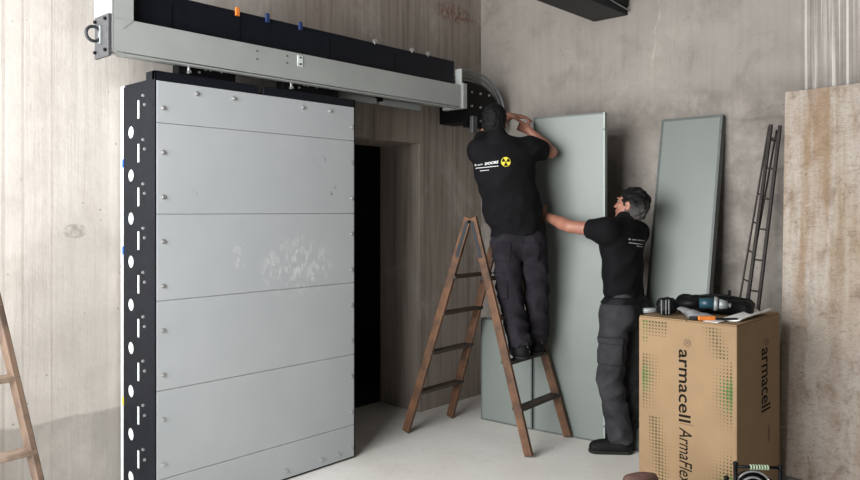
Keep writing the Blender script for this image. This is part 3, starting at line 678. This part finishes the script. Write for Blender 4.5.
def person(name, J, label, face, headf, headu, style):
    """J: dict of joints in room space"""
    face = N(face); up = Vector((0, 0, 1)); rt = face.cross(up).normalized()
    hf = N(headf); hu = N(Vector(headu) - hf * Vector(headu).dot(hf)); hr = hf.cross(hu).normalized()
    org = (J['Lf'] + J['Rf']) / 2; org.z = min(J['Lf'].z, J['Rf'].z)
    allp = list(J.values())
    lo, hi = bounds(allp, .24)
    # ---- body
    f = Field(lo, hi, .0065); Hc = J['head']
    f.cone(J['pelvis'] - up * .02, J['waist'], .145, .125, .05, face, 1.45); f.cone(J['waist'], J['chest'], .125, .145, .05, face, 1.4)
    f.cone(J['chest'], J['neck'] - up * .03, .14, .07, .05, face, 1.5)
    for s in 'LR':
        f.cone(J[s + 'hip'], J[s + 'knee'], .078, .052, .03); f.cone(J[s + 'knee'], J[s + 'ank'], .05, .036, .02)
        f.cone(J[s + 'ank'], J[s + 'ank'].lerp(J[s + 'f'], .6), .036, .036, .01)
        f.cone(J[s + 'sh'], J[s + 'el'], .05, .042, .025); m_ = J[s + 'el'].lerp(J[s + 'wr'], .3); f.cone(J[s + 'el'], m_, .042, .044, .012); f.cone(m_, J[s + 'wr'], .044, .027, .012)
        f.cone(J['neck'] - up * .04, J[s + 'sh'], .06, .055, .03)
    f.cone(J['neck'] - up * .05, Hc - hu * .05 - hf * .02, .062, .055, .02)
    f.ell(Hc + hu * .028 - hf * .012, (hr, hf, hu), (.076, .096, .086), .02)
    f.ell(Hc + hf * .028 - hu * .035, (hr, hf, hu), (.063, .066, .082), .025)
    f.ell(Hc + hf * .062 - hu * .097, (hr, hf, hu), (.03, .026, .024), .025)
    for s in (-1, 1):
        f.ell(Hc + hf * .104 + hr * s * .031 + hu * .008, (hr, hf, hu), (.018, .018, .012), .010, True)
        f.ell(Hc + hf * .082 + hr * s * .034 + hu * .026, (hr, hf, hu), (.026, .014, .008), .010)
        f.ell(Hc + hf * .066 + hr * s * .042 - hu * .022, (hr, hf, hu), (.02, .022, .018), .015)
        f.ell(Hc + hr * s * .077 - hf * .012 - hu * .012, (N(hr * s - hf * .35), N(hf + hr * s * .35), hu), (.009, .021, .034), .006)
        f.ell(Hc + hr * s * .087 - hf * .008 - hu * .008, (hr, hf, hu), (.008, .009, .016), .004, True)
    f.cone(Hc + hf * .090 + hu * .010, Hc + hf * .107 - hu * .030, .008, .0125, .010)
    for s in (-1, 1): f.ell(Hc + hf * .104 + hr * s * .012 - hu * .034, (hr, hf, hu), (.009, .011, .009), .008)
    f.ell(Hc + hf * .092 - hu * .056, (hr, hf, hu), (.024, .009, .005), .004); f.ell(Hc + hf * .090 - hu * .066, (hr, hf, hu), (.021, .009, .006), .004)
    for s in 'LR': hand(f, J[s + 'wr'], J[s + 'hd'] - J[s + 'wr'], J[s + 'pn'] - J[s + 'wr'], J[s + 'th'] - J[s + 'wr'], style.get('curl' + s, .5))
    body = sdf_obj(name, f, M['skin'], None, org); tag(body, label, 'person')
    # ---- face details
    for s in (-1, 1):
        bm = NB(); c = Hc + hf * .080 + hr * s * .031 + hu * .008
        bmesh.ops.create_icosphere(bm, subdivisions=2, radius=.0125, matrix=Matrix.Translation(c)); ey = wobj('eye', bm, M['eye'], body, True)
        bm = NB(); bmesh.ops.create_icosphere(bm, subdivisions=2, radius=.006, matrix=Matrix.Translation(c + hf * .0085)); wobj('iris', bm, M['brown'], ey, True)
        bm = NB(); tube(bm, [Hc + hf * (.094 - .010 * abs(q)) + hr * s * (.031 + .020 * q) + hu * (.031 - .005 * q * q) for q in (-1, -.5, 0, .5, 1)], .0035, 6); wobj('eyebrow', bm, M['hair'], body)
    # ---- hair
    lo2, hi2 = bounds([Hc], .17); g = Field(lo2, hi2, .0045)
    g.ell(Hc + hu * .030 - hf * .014, (hr, hf, hu), (.085, .106, .097), .01)
    g.ell(Hc - hf * .045 - hu * .03, (hr, hf, hu), (.076, .064, .066), .03)
    g.cut(Hc + hf * .055 + hu * .05, N(hf - hu * .55))            # face side
    g.ell(Hc + hf * .09 - hu * .045, (hr, hf, hu), (.12, .097, .088), .01, True)
    for s in (-1, 1): g.ell(Hc + hr * s * .082 - hf * .004 - hu * .020, (hr, hf, hu), (.026, .026, .036), .004, True)
    g.cut(Hc - hu * .088, -hu)
    X = g.grid((slice(None),) * 3); r = np.random.default_rng(3); w = 0
    for i in range(9):
        kk = r.normal(size=3) * 95; w = w + np.sin(X[0] * kk[0] + X[1] * kk[1] + X[2] * kk[2] + r.random() * 6)
    g.f = g.f + (style['hair_amp'] * w / 3).astype(np.float32)
    hair = sdf_obj('hair', g, M[style['hair']], body)
    # ---- shirt
    hem = J['hem']; f = Field(lo, hi, .0085); W_ = style['w']
    f.cone(J['pelvis'] - up * .0, J['waist'], .172 * W_, .166 * W_, .05, face, 1.4); f.cone(J['waist'], J['chest'], .166 * W_, .185 * W_, .06, face, 1.45)
    f.cone(J['chest'], J['neck'] - up * .06, .178 * W_, .085, .05, face, 1.45)
    for s in 'LR': f.cone(J['neck'] - up * .045, J[s + 'sh'] + up * .0, .062, .072, .045); f.cone(J['chest'] - up * .02, J[s + 'sh'], .11, .075, .06)
    f.cone(J['neck'] - up * .06, J['neck'] + N(Hc - J['neck']) * .02, .085, .070, .02)
    f.cut(hem, (J['hemn'] - hem))
    for s in 'LR':
        e = J[s + 'sh'].lerp(J[s + 'el'], style['sleeve']); f.cone(J[s + 'sh'], J[s + 'sh'].lerp(e, .5), .074, .071, .04); f.cone(J[s + 'sh'].lerp(e, .3), e, .070, .070, .02, capped=True)
    f.wrinkle(.009, 26, 11, lambda X, Y, Z: .45 + .75 * np.clip((J['chest'].z - Z) / .35, 0, 1))
    shirt = sdf_obj('t_shirt', f, M['shirt'], body)
    # ---- trousers
    f = Field(lo, hi, .0085)
    f.cone(J['pelvis'] + up * .09, J['pelvis'] - up * .03, .150, .165, .05, face, 1.35)
    for s in 'LR':
        f.ell(J[s + 'hip'] - face * .05 - up * .01, (rt, face, up), (.085, .085, .11), .05)
        f.cone(J[s + 'hip'], J[s + 'knee'], .104, .083, .02); end = J[s + 'ank'] - up * .015
        kn = J[s + 'knee']; f.cone(kn, kn.lerp(end, .5), .083, .079, .02); f.cone(kn.lerp(end, .4), end, .079, .077, .015, capped=True)
    f.cut(J['pelvis'] + up * style['rise'], up)
    az = (J['Lank'].z + J['Rank'].z) / 2
    f.wrinkle(.013, 30, 4, lambda X, Y, Z: .55 + .6 * np.exp(-((Z - az - .06) / .10) ** 2) + .5 * np.exp(-((Z - az - .40) / .12) ** 2))
    base = f.f.copy(); tr = sdf_obj('trousers', f, M[style['trou']], body)
    X = f.grid((slice(None),) * 3)
    def strip(nm, mat, cond, grow, par):
        f.f = np.maximum(base - grow, cond).astype(np.float32); return sdf_obj(nm, f, mat, par)
    zb_ = J['pelvis'].z + .030
    if style.get('belt'):
        bl = strip('belt', M['boot'], np.abs(X[2] - zb_) - .021, .011, tr)
    def obox(c, axs, hs): 
        return np.maximum.reduce([np.abs((X[0] - c.x) * a.x + (X[1] - c.y) * a.y + (X[2] - c.z) * a.z) - h_ for a, h_ in zip(axs, hs)])
    for (c, axs, hs, gr) in style.get('pockets', []): strip('pocket', M[style['trou']], obox(c, [N(a) for a in axs], hs), gr, tr)
    # ---- boots
    for s in 'LR':
        ft = J[s + 'f']; fd = N(J[s + 'toe'] - ft); fd = N((fd.x, fd.y, 0)); z0 = ft.z; sd = fd.cross(up)
        lo3, hi3 = bounds([ft - fd * .1, ft + fd * .25, J[s + 'ank'] + up * .06], .08); g = Field(lo3, hi3, .006)
        g.cone(ft - fd * .03 + up * .045, ft + fd * .165 + up * .036, .046, .047, .02, up, 1.05); g.cone(ft + up * .06 + fd * .01, ft + fd * .13 + up * .048, .045, .036, .03)
        g.cone(ft + up * .05 - fd * .015, J[s + 'ank'] + up * .05, .047, .052, .03); g.cut((0, 0, z0 + .022), (0, 0, -1))
        bt = sdf_obj('boot', g, M['boot'], body); g = Field(lo3, hi3, .006)
        g.cone(ft - fd * .03 + up * .02, ft + fd * .165 + up * .02, .050, .051, .02, None); g.cut((0, 0, z0 + .024), (0, 0, 1)); g.cut((0, 0, z0 + .001), (0, 0, -1))
        sdf_obj('sole', g, M['sole'], bt)
        for (q, ln, mt) in style.get('flash', []):
            for sg_ in (-1, 1):
                c = ft - fd * .052 + sd * sg_ * .034 + up * .082; bm = NB(); tube(bm, [c, c + fd * ln + up * .022], .005, 6); wobj('reflective_tab', bm, M[mt], bt)
    return body, shirt
def project(shirt, V, Fc, f, d, name, mat, off=.002):
    """lay a flat print on the shirt: f maps 2D to a room point behind the person, d is the direction of travel"""
    me = shirt.data; o_ = WM[shirt.name].translation
    bvh = BVHTree.FromPolygons([tuple(v.co) for v in me.vertices], [tuple(p.vertices) for p in me.polygons]); bm = NB(); P_ = []
    for v in V:
        p = f(*v) - o_; h, nrm, _, _ = bvh.ray_cast(p, d); P_.append(bm.verts.new(h + o_ - d * off) if h is not None and nrm.dot(d) < -.12 else None)
    for q in Fc:
        if any(P_[i] is None for i in q): continue
        try: bm.faces.new([P_[i] for i in q])
        except ValueError: pass
    return wobj(name, bm, mat, shirt)

# ------------------------------------------------------------------ worker on the stepladder
zs = .012 + (1.545 - .012) * .384 + .012
stepc = lambda k: Cc.lerp(hn, .384).lerp(Dd.lerp(hf, .384), k)
la, ra_ = stepc(.36), stepc(.80)
fw = camdir(-.05, 1)
def at(px, py, d): return P(px, py, d)
J = {}
J['Lf'] = Vector((la.x, la.y, zs)) - N(fw) * .045; J['Rf'] = Vector((ra_.x, ra_.y, zs)) - N(fw) * .045
dL = 5.06; dR = 5.20
J['Ltoe'] = J['Lf'] + camdir(-.12, 1); J['Rtoe'] = J['Rf'] + camdir(.10, 1)
J['Lank'] = J['Lf'] + Vector((0, 0, .095)); J['Rank'] = J['Rf'] + Vector((0, 0, .095))
J['Lknee'] = at(511, 298, 5.11); J['Rknee'] = at(537, 296, 5.16)
J['Lhip'] = at(505, 242, 5.10); J['Rhip'] = at(532, 242, 5.12)
J['pelvis'] = at(518, 233, 5.11); J['waist'] = at(511, 203, 5.09); J['chest'] = at(504, 168, 5.09); J['neck'] = at(497, 138, 5.10)
J['Lsh'] = at(480, 151, 5.12); J['Rsh'] = at(531, 149, 5.13)
J['Lel'] = at(486, 133, 5.40); J['Lwr'] = at(510, 116, 5.41); J['Lhd'] = at(532, 117, 5.42)
J['Rel'] = at(551, 152, 5.23); J['Rwr'] = at(528, 130, 5.29); J['Rhd'] = at(517, 124, 5.40)
J['Lpn'] = J['Lwr'] + camdir(.1, .3, -.9); J['Lth'] = J['Lwr'] + camdir(0, -1, -.2)
J['Rpn'] = J['Rwr'] + camdir(.2, .9, .1); J['Rth'] = J['Rwr'] + Vector((0, 0, 1))
J['head'] = at(494.5, 121.5, 5.13)
J['hem'] = at(511, 235, 5.1); J['hemn'] = J['hem'] + Vector((0, 0, -1)) + camdir(.08, 0)
pk = []
b1, s1 = person('person', J, 'worker in black t-shirt and dark trousers standing on the wooden stepladder, back turned, arms raised', camdir(-.12, 1), camdir(.22, 1, .12), Vector((0, 0, 1)) + camdir(.03, 0), 
    dict(hair='hair', hair_amp=.003, w=1.12, sleeve=.62, trou='trou', rise=.06, curlL=.2, curlR=.3, flash=[(0, .03, 'tan')],
         pockets=[(at(503, 252, 5.0), (camdir(1, 0), Vector((0, 0, 1)), camdir(0, 1)), (.055, .07, .1), .004), (at(532, 252, 5.0), (camdir(1, 0), Vector((0, 0, 1)), camdir(0, 1)), (.055, .07, .1), .004),
                  (at(497, 285, 5.1), (camdir(1, 0), Vector((0, 0, 1)), camdir(0, 1)), (.07, .09, .09), .010)]))
view = N(camdir(.10, 1))
dS = 4.6
def shirtpt(px0, py0, ux, uy, sc):      # 2D print -> picture plane just behind the wearer, px units
    return lambda a, b: P(px0 + (a * ux[0] + b * uy[0]) * sc, py0 + (a * ux[1] + b * uy[1]) * sc, dS)
def along(px, py): return N(P(px, py, 6) - P(px, py, 4))
def prt(s, px0, py0, px1, py1, hgt, nm, shirt, mat=M['white'], bold=0.0, shear=0):
    V, Fc = text2d(s, 1.0, bold, shear); xs = [v[0] for v in V]; x0_ = min(xs); w = max(xs) - x0_
    dx, dy = (px1 - px0) / w, (py1 - py0) / w; L = math.hypot(px1 - px0, py1 - py0)
    nx_, ny_ = (py1 - py0) / L * hgt / .72, -(px1 - px0) / L * hgt / .72
    f = lambda a, b: P(px0 + (a - x0_) * dx + b * nx_ * .6, py0 + (a - x0_) * dy + b * ny_, dS)
    return project(shirt, V, Fc, f, along((px0 + px1) / 2, (py0 + py1) / 2), nm, mat)
def bars(segs, hgt, nm, shirt):
    V, Fc = [], []
    for (a, b, c, d) in segs:
        n_ = max(1, int(abs(c - a) / 2)); 
        for q in range(n_):
            f0, f1 = q / n_, (q + .78) / n_; i = len(V)
            V += [(a + (c - a) * f0, b + (d - b) * f0), (a + (c - a) * f1, b + (d - b) * f1), (a + (c - a) * f1, b + (d - b) * f1 + hgt), (a + (c - a) * f0, b + (d - b) * f0 + hgt)]; Fc.append((i, i + 1, i + 2, i + 3))
    return project(shirt, V, Fc, lambda x, y: P(x, y, dS), along(segs[0][0] + 15, segs[0][1]), nm, M['white'])
prt('& ami', 474.3, 166.2, 482.8, 165.0, 2.3, 'lettering', s1); prt('DOORS', 484.3, 165.2, 498.9, 163.0, 2.7, 'lettering', s1, bold=.03, shear=.15)
bars([(474.3, 168.0, 499.5, 165.4)], .7, 'small_print', s1); bars([(479, 170.6, 489, 169.6)], .6, 'small_print', s1)
cxy = (505.8, 161.8)
def disc(r, n=28): return [(cxy[0], cxy[1])] + [(cxy[0] + r * math.cos(2 * math.pi * i / n), cxy[1] + r * math.sin(2 * math.pi * i / n)) for i in range(n)], [(0, 1 + i, 1 + (i + 1) % n) for i in range(n)]
V, Fc = disc(5.1); idf = lambda x, y: P(x, y, dS); vw = along(*cxy)
lg = project(s1, V, Fc, idf, vw, 'warning_emblem', M['yel'])
V, Fc = [], []
for k in range(3):
    a0 = math.radians(90 + 120 * k - 30); n = 6; i0 = len(V)
    for i in range(n + 1):
        a = a0 + math.radians(60) * i / n; V += [(cxy[0] + 1.3 * math.cos(a), cxy[1] + 1.3 * math.sin(a)), (cxy[0] + 4.5 * math.cos(a), cxy[1] + 4.5 * math.sin(a))]
    Fc += [(i0 + 2 * i, i0 + 2 * i + 1, i0 + 2 * i + 3, i0 + 2 * i + 2) for i in range(n)]
V2, F2 = disc(.8); i0 = len(V); V += V2; Fc += [tuple(i0 + i for i in q) for q in F2]
project(s1, V, Fc, idf, vw, 'trefoil_print', M['pblk'], .004)

# ------------------------------------------------------------------ worker standing on the floor
J = {}; f2 = camdir(-.78, .62)
J['Lf'] = FL(621, 453); J['Lf'].z = 0; J['Rf'] = c2w(1.40, 5.06, 0)
J['Ltoe'] = J['Lf'] + camdir(-1, .08); J['Rtoe'] = J['Rf'] + camdir(-.8, .6)
J['Lank'] = J['Lf'] + Vector((0, 0, .10)); J['Rank'] = J['Rf'] + Vector((0, 0, .10))
J['Lknee'] = at(610.5, 379, 4.85); J['Rknee'] = at(630, 375, 5.03)
J['Lhip'] = at(615, 313, 4.88); J['Rhip'] = at(631, 311, 5.03)
J['pelvis'] = at(624, 303, 4.95); J['waist'] = at(623, 272, 4.95); J['chest'] = at(622, 243, 4.96); J['neck'] = at(627, 221, 4.97)
J['Lsh'] = at(606, 231, 4.83); J['Rsh'] = at(636, 233, 5.10)
J['Lel'] = at(570, 226.5, 4.98); J['Lwr'] = at(545, 216, 5.22); J['Lhd'] = at(534, 211, 5.36)
J['Rel'] = at(622, 262, 5.20); J['Rwr'] = at(610, 246, 5.06); J['Rhd'] = at(604, 240, 5.08)
J['Lpn'] = J['Lwr'] + camdir(.6, .8); J['Lth'] = J['Lwr'] + Vector((0, 0, 1))
J['Rpn'] = J['Rwr'] + camdir(-.3, .8); J['Rth'] = J['Rwr'] + Vector((0, 0, 1))
J['head'] = at(631.5, 205.5, 4.97)
J['hem'] = at(620, 296.5, 4.95); J['hemn'] = J['hem'] + Vector((0, 0, -1))
b2, s2 = person('person', J, 'worker in black t-shirt and grey cargo trousers standing on the floor, one arm stretched out', f2, camdir(-.74, .62, .22), Vector((0, 0, 1)) + camdir(.22, 0), 
    dict(hair='grey_hair', hair_amp=.006, grey=True, w=.98, sleeve=.50, trou='trou2', rise=.10, belt=True, curlL=.4, curlR=.6, flash=[(0, .04, 'white')],
         pockets=[(at(612, 352, 4.78), (camdir(1, .2), Vector((0, 0, 1)), camdir(-.2, 1)), (.065, .085, .09), .013), (at(612, 341, 4.78), (camdir(1, .2), Vector((0, 0, 1)), camdir(-.2, 1)), (.070, .022, .09), .020)]))
prt('& ami doors', 628.2, 239.8, 646.0, 241.6, 2.0, 'lettering', s2); bars([(628.2, 242.4, 646, 244.6)], .7, 'small_print', s2); bars([(636, 245.8, 645, 246.8)], .6, 'small_print', s2)

# ------------------------------------------------------------------ things on the carton
def top(px, py): 
    d = F * (H - bzt) / (py - HY); return c2w((px - CX) / F * d, d, bzt + .0015)
# tool bag
p0 = P(674, 309, 4.02); p1 = P(752, 305, 4.12); zb_ = bzt
p0.z = p1.z = zb_
def sdf_lump(name, segs, mat, parent=None, org=None, amp=.006, h=.006, floor=None, freq=70, label=None, cat=None, group=None):
    pts = [Vector(s[0]) for s in segs] + [Vector(s[1]) for s in segs]; lo, hi = bounds(pts, max(max(s[2], s[3]) for s in segs) + .03); f = Field(lo, hi, h)
    for s in segs: f.cone(s[0], s[1], s[2], s[3], .02, Vector((0, 0, 1)), s[4] if len(s) > 4 else 1.0)
    if amp: f.wrinkle(amp, freq, 9)
    if floor is not None: f.cut((0, 0, floor), (0, 0, -1))
    o = sdf_obj(name, f, mat, parent, org)
    return tag(o, label, cat, group) if label else o
def T_(px, py, d, z): 
    v = c2w((px - CX) / F * d, d, 0); v.z = bzt + z; return v
def Q(px, py, z=0.0):                   # pixel where a thing touches the carton top, then raised by z
    d = F * (H - bzt) / (py - HY); v = c2w((px - CX) / F * d, d, 0); v.z = bzt + z; return v
bag = sdf_lump('tool_bag', [(Q(687, 312, .035), Q(743, 315, .035), .062, .055, 1.2), (Q(685, 310.5, .05), Q(746, 313.5, .045), .050, .045, 1.1)], M['rubber'], None, Q(712, 312, .001), .008, .006, bzt + .001, 60, 'slumped black tool bag lying on top of the cardboard carton', 'bag')
bm = NB(); tube(bm, [Q(690 + 7 * i, 311 + .4 * i, .082 + .020 * math.sin(i / 8 * math.pi)) for i in range(9)], .007, 8); wobj('handle', bm, M['rubber'], bag, True)
bm = NB(); cyl(bm, Q(729, 312.5, .06), Q(729.5, 312.5, .13), .007, .009); wobj('zip_pull', bm, M['blk2'], bag)
gr = empty('power_tool', Q(712, 317, .03), 'teal power tool with grey collar lying in front of the black bag', 'tool')
bm = NB(); cyl(bm, Q(699, 317, .078), Q(714, 317.6, .078), .026, .034, 20); wobj('motor_housing', bm, M['teal'], gr, True)
bm = NB(); cyl(bm, Q(714.1, 317.6, .078), Q(718, 317.8, .077), .040, .037, 20); wobj('collar', bm, M['rail'], gr, True)
bm = NB(); cyl(bm, Q(718.1, 317.8, .077), Q(727, 318, .072), .030, .022, 20); cyl(bm, Q(727, 318, .072), Q(731, 318.2, .070), .012, .012); wobj('gear_head', bm, M['rail'], gr, True)
bm = NB(); cyl(bm, Q(681, 316, .070), Q(699, 317, .078), .019, .024, 16); wobj('grip', bm, M['rubber'], gr, True)
po = sdf_lump('tool_pouch', [(Q(664, 314.5, .03), Q(670, 315, .05), .042, .042, 1.0), (Q(663, 314.5, .06), Q(669, 315, .065), .034, .034, 1)], M['rubber'], None, Q(667, 315, .001), .006, .005, bzt + .001, 90, 'small black pouch with pale stripes at the left end of the tool bag', 'pouch')
for px in (661.5, 666, 669):
    bm = NB(); tube(bm, [Q(px, 316.6 + .2 * math.sin(q / 6 * 3.1), .014 + .080 * q / 6) for q in range(7)], .003, 6); wobj('stripe', bm, M['hose'], po)
sdf_lump('work_glove', [(Q(681, 317, .045), Q(693, 318.8, .030), .020, .024, 1.3), (Q(693, 318.8, .026), Q(708, 319.5, .018), .024, .022, 1.5), (Q(690, 318.5, .012), Q(712, 319.5, .010), .016, .012, 1.2)], M['gcloth'], None, Q(698, 319, .001), .004, .0045, bzt + .001, 90, 'grey cloth work glove draped below the power tool', 'glove')
kn = empty('folding_knife', Q(704, 321, .001), 'orange handled knife lying at the front rim of the carton', 'knife')
bar('handle', Q(698, 320.6, .013), Q(715, 320.6, .013), .022, .024, M['orange'], kn, (0, 0, 1), .005)
bar('blade_cover', Q(689.5, 319.9, .011), Q(697.5, 320.5, .012), .02, .018, M['blk2'], kn, (0, 0, 1), .003)
def sheet(name, cs, th, mat, label, cat, curl=.01):
    bm = NB(); n = 8; g = []
    a, b, c, d = [Vector(v) for v in cs]
    for i in range(n + 1):
        row = []
        for j in range(n + 1):
            u, v = i / n, j / n; p = a.lerp(b, u).lerp(d.lerp(c, u), v); p.z += curl * (abs(u - .45) * 1.8) ** 2 * (.2 + .8 * v) + .0015; row.append(bm.verts.new(p))
        g.append(row)
    for i in range(n):
        for j in range(n): bm.faces.new((g[i][j], g[i + 1][j], g[i + 1][j + 1], g[i][j + 1]))
    bmesh.ops.recalc_face_normals(bm, faces=bm.faces); bmesh.ops.solidify(bm, geom=bm.faces[:], thickness=th)
    return tag(wobj(name, bm, mat, None, True, org=a), label, cat)
sheet('paper_sheet', [Q(703, 321.5, .001), Q(718, 323.4, .001), Q(727, 321, .001), Q(712, 319.2, .001)], .001, M['paper'], 'small white paper sheet at the front rim of the carton', 'paper', .003)
sheet('paper_stack', [Q(721, 320, .003), Q(738, 322.6, .004), Q(773, 314.6, .010), Q(756, 314.2, .012)], .005, M['paper'], 'white papers fanned out on the right rear corner of the carton', 'papers', .034)
ph = bar('flat_tool', Q(716, 321, .012), Q(738, 321.5, .014), .03, .008, M['blk2'], None, (0, 0, 1), .003); tag(ph, 'flat black tool lying across the papers on the carton', 'tool')
bm = NB(); cyl(bm, Q(644, 313.5, .0165), Q(660, 313.0, .0165), .015, None, 20, True); tag(wobj('metal_tube', bm, M['rail'], None, True, org=Q(653, 313, .001)), 'short grey metal tube at the left rear edge of the carton', 'tube')

# ------------------------------------------------------------------ cable reel and brown bag in the foreground
dr = 3.3; zr_ = zat(463, dr)
def RP(px, z, dd=0): 
    v = c2w((px - CX) / F * dr, dr + dd, z); return v
reel = empty('cable_reel', RP(758, 0), 'black cable reel with pale ribbed handle grip standing before the carton', 'cable reel')
zbar = zat(466.5, dr)
for px, pz in ((735.5, 462), (780.5, 465.5)):
    for dd in (0, .10):
        bm = NB(); tube(bm, [RP(px, .012, dd), RP(px, zat(pz, dr) - (.10 if dd else 0), dd)], .0095, 12); bmesh.ops.create_icosphere(bm, subdivisions=2, radius=.0125, matrix=Matrix.Translation(RP(px, zat(pz, dr) - (.10 if dd else 0) - .008, dd))); wobj('post', bm, M['blk2'], reel, True)
    bm = NB(); tube(bm, [RP(px, .014, -.03), RP(px, .014, .13)], .010, 10); wobj('foot', bm, M['rubber'], reel, True)
bm = NB(); tube(bm, [RP(735.5, zbar, 0), RP(758, zbar - .003, 0), RP(780.5, zbar - .006, 0)], .0075, 10); wobj('handle_bar', bm, M['blk2'], reel, True)
for i in range(7):
    bm = NB(); tube(bm, [RP(750 + 2.8 * i, zbar - .002 - .0004 * i, 0), RP(751.6 + 2.8 * i, zbar - .002 - .0004 * i, 0)], .0115, 12); wobj('grip_ring', bm, M['grip'], reel, True)
RF = .088; zc_ = zat(471.5, dr) - RF
ax_ = camdir(0, 1)
for dd, rf in ((.02, RF), (.06, .072)):
    bm = NB(); torus(bm, RP(754, zc_, dd), ax_, rf - .005, .006, n=40); cyl(bm, RP(754, zc_, dd), RP(754, zc_, dd + .005), rf - .006, None, 40); wobj('flange', bm, M['blk2'], reel, True)
bm = NB(); torus(bm, RP(754, zc_, .012), ax_, RF - .003, .0045, n=40); wobj('rim', bm, M['steel'], reel, True)
bm = NB(); torus(bm, RP(754, zc_, .012), ax_, .058, .005, n=30); wobj('crank_ring', bm, M['steel'], reel, True)
bm = NB(); cyl(bm, RP(754, zc_, -.004), RP(754, zc_, .10), .012); cyl(bm, RP(735.5, zc_, .10), RP(780.5, zc_, .10), .007); wobj('axle', bm, M['dsteel'], reel)
for i in range(2):
    bm = NB(); torus(bm, RP(754, zc_, .036 + .014 * i), ax_, .055, .008, n=30); wobj('cable_turn', bm, M['rubber'], reel, True)
dg = 3.45; zg = zat(479, dg)
a = c2w((634 - CX) / F * dg + .01, dg, zg - .05); b = c2w((664 - CX) / F * dg - .02, dg, zg - .04)
lo, hi = bounds([a, b, a + Vector((0, 0, -zg)), b + camdir(0, .2)], .14); f = Field(lo, hi, .008)
f.cone(a, b, .03, .03, .02); f.cone(a + camdir(0, .12), b + camdir(0, .12), .03, .03, .02); f.cone(c2w((647 - CX) / F * dg, dg + .06, zg - .10), c2w((647 - CX) / F * dg, dg + .06, .08), .07, .09, .06); f.cone(a - Vector((0, 0, .04)), a + camdir(-.0, 0, -.25), .03, .05, .03); f.cone(b - Vector((0, 0, .04)), b + camdir(.0, 0, -.25), .03, .05, .03)
f.wrinkle(.004, 40, 2); f.cut((0, 0, .002), (0, 0, -1))
bg = sdf_obj('leather_bag', f, M['brown'], None, c2w((647 - CX) / F * dg, dg, 0)); tag(bg, 'brown leather-like bag whose top shows at the bottom edge left of the carton', 'bag')

# ------------------------------------------------------------------ light, camera, world
def area(name, loc, tgt, sx, sy, e, col=(1, 1, 1)):
    L = bpy.data.lights.new(name, 'AREA'); L.shape = 'RECTANGLE'; L.size = sx; L.size_y = sy; L.energy = e; L.color = col
    o = bpy.data.objects.new(name, L); COL.objects.link(o); o.location = loc
    o.rotation_euler = (Vector(tgt) - Vector(loc)).to_track_quat('-Z', 'Y').to_euler(); return o
area('daylight', (1.35, YE + .45, 2.2), (1.6, 0, 1.3), 3.6, 3.2, 565, (.97, .985, 1))
W = bpy.data.worlds.new('sky'); S.world = W; W.use_nodes = True
W.node_tree.nodes['Background'].inputs[0].default_value = (.92, .96, 1, 1); W.node_tree.nodes['Background'].inputs[1].default_value = .22
cam = bpy.data.cameras.new('camera'); cam.sensor_width = 36; cam.lens = F / 860 * 36; cam.shift_y = -(240 - HY) / 860; cam.clip_start = .02
co = bpy.data.objects.new('camera', cam); COL.objects.link(co); co.location = c2w(0, 0, H)
d = camdir(0, 1); co.rotation_euler = (math.pi / 2, 0, math.atan2(-d.x, d.y))
S.camera = co
S.view_settings.view_transform = 'Standard'; S.view_settings.look = 'None'; S.view_settings.gamma = 1; S.view_settings.exposure = 0
S.view_settings.use_curve_mapping = False
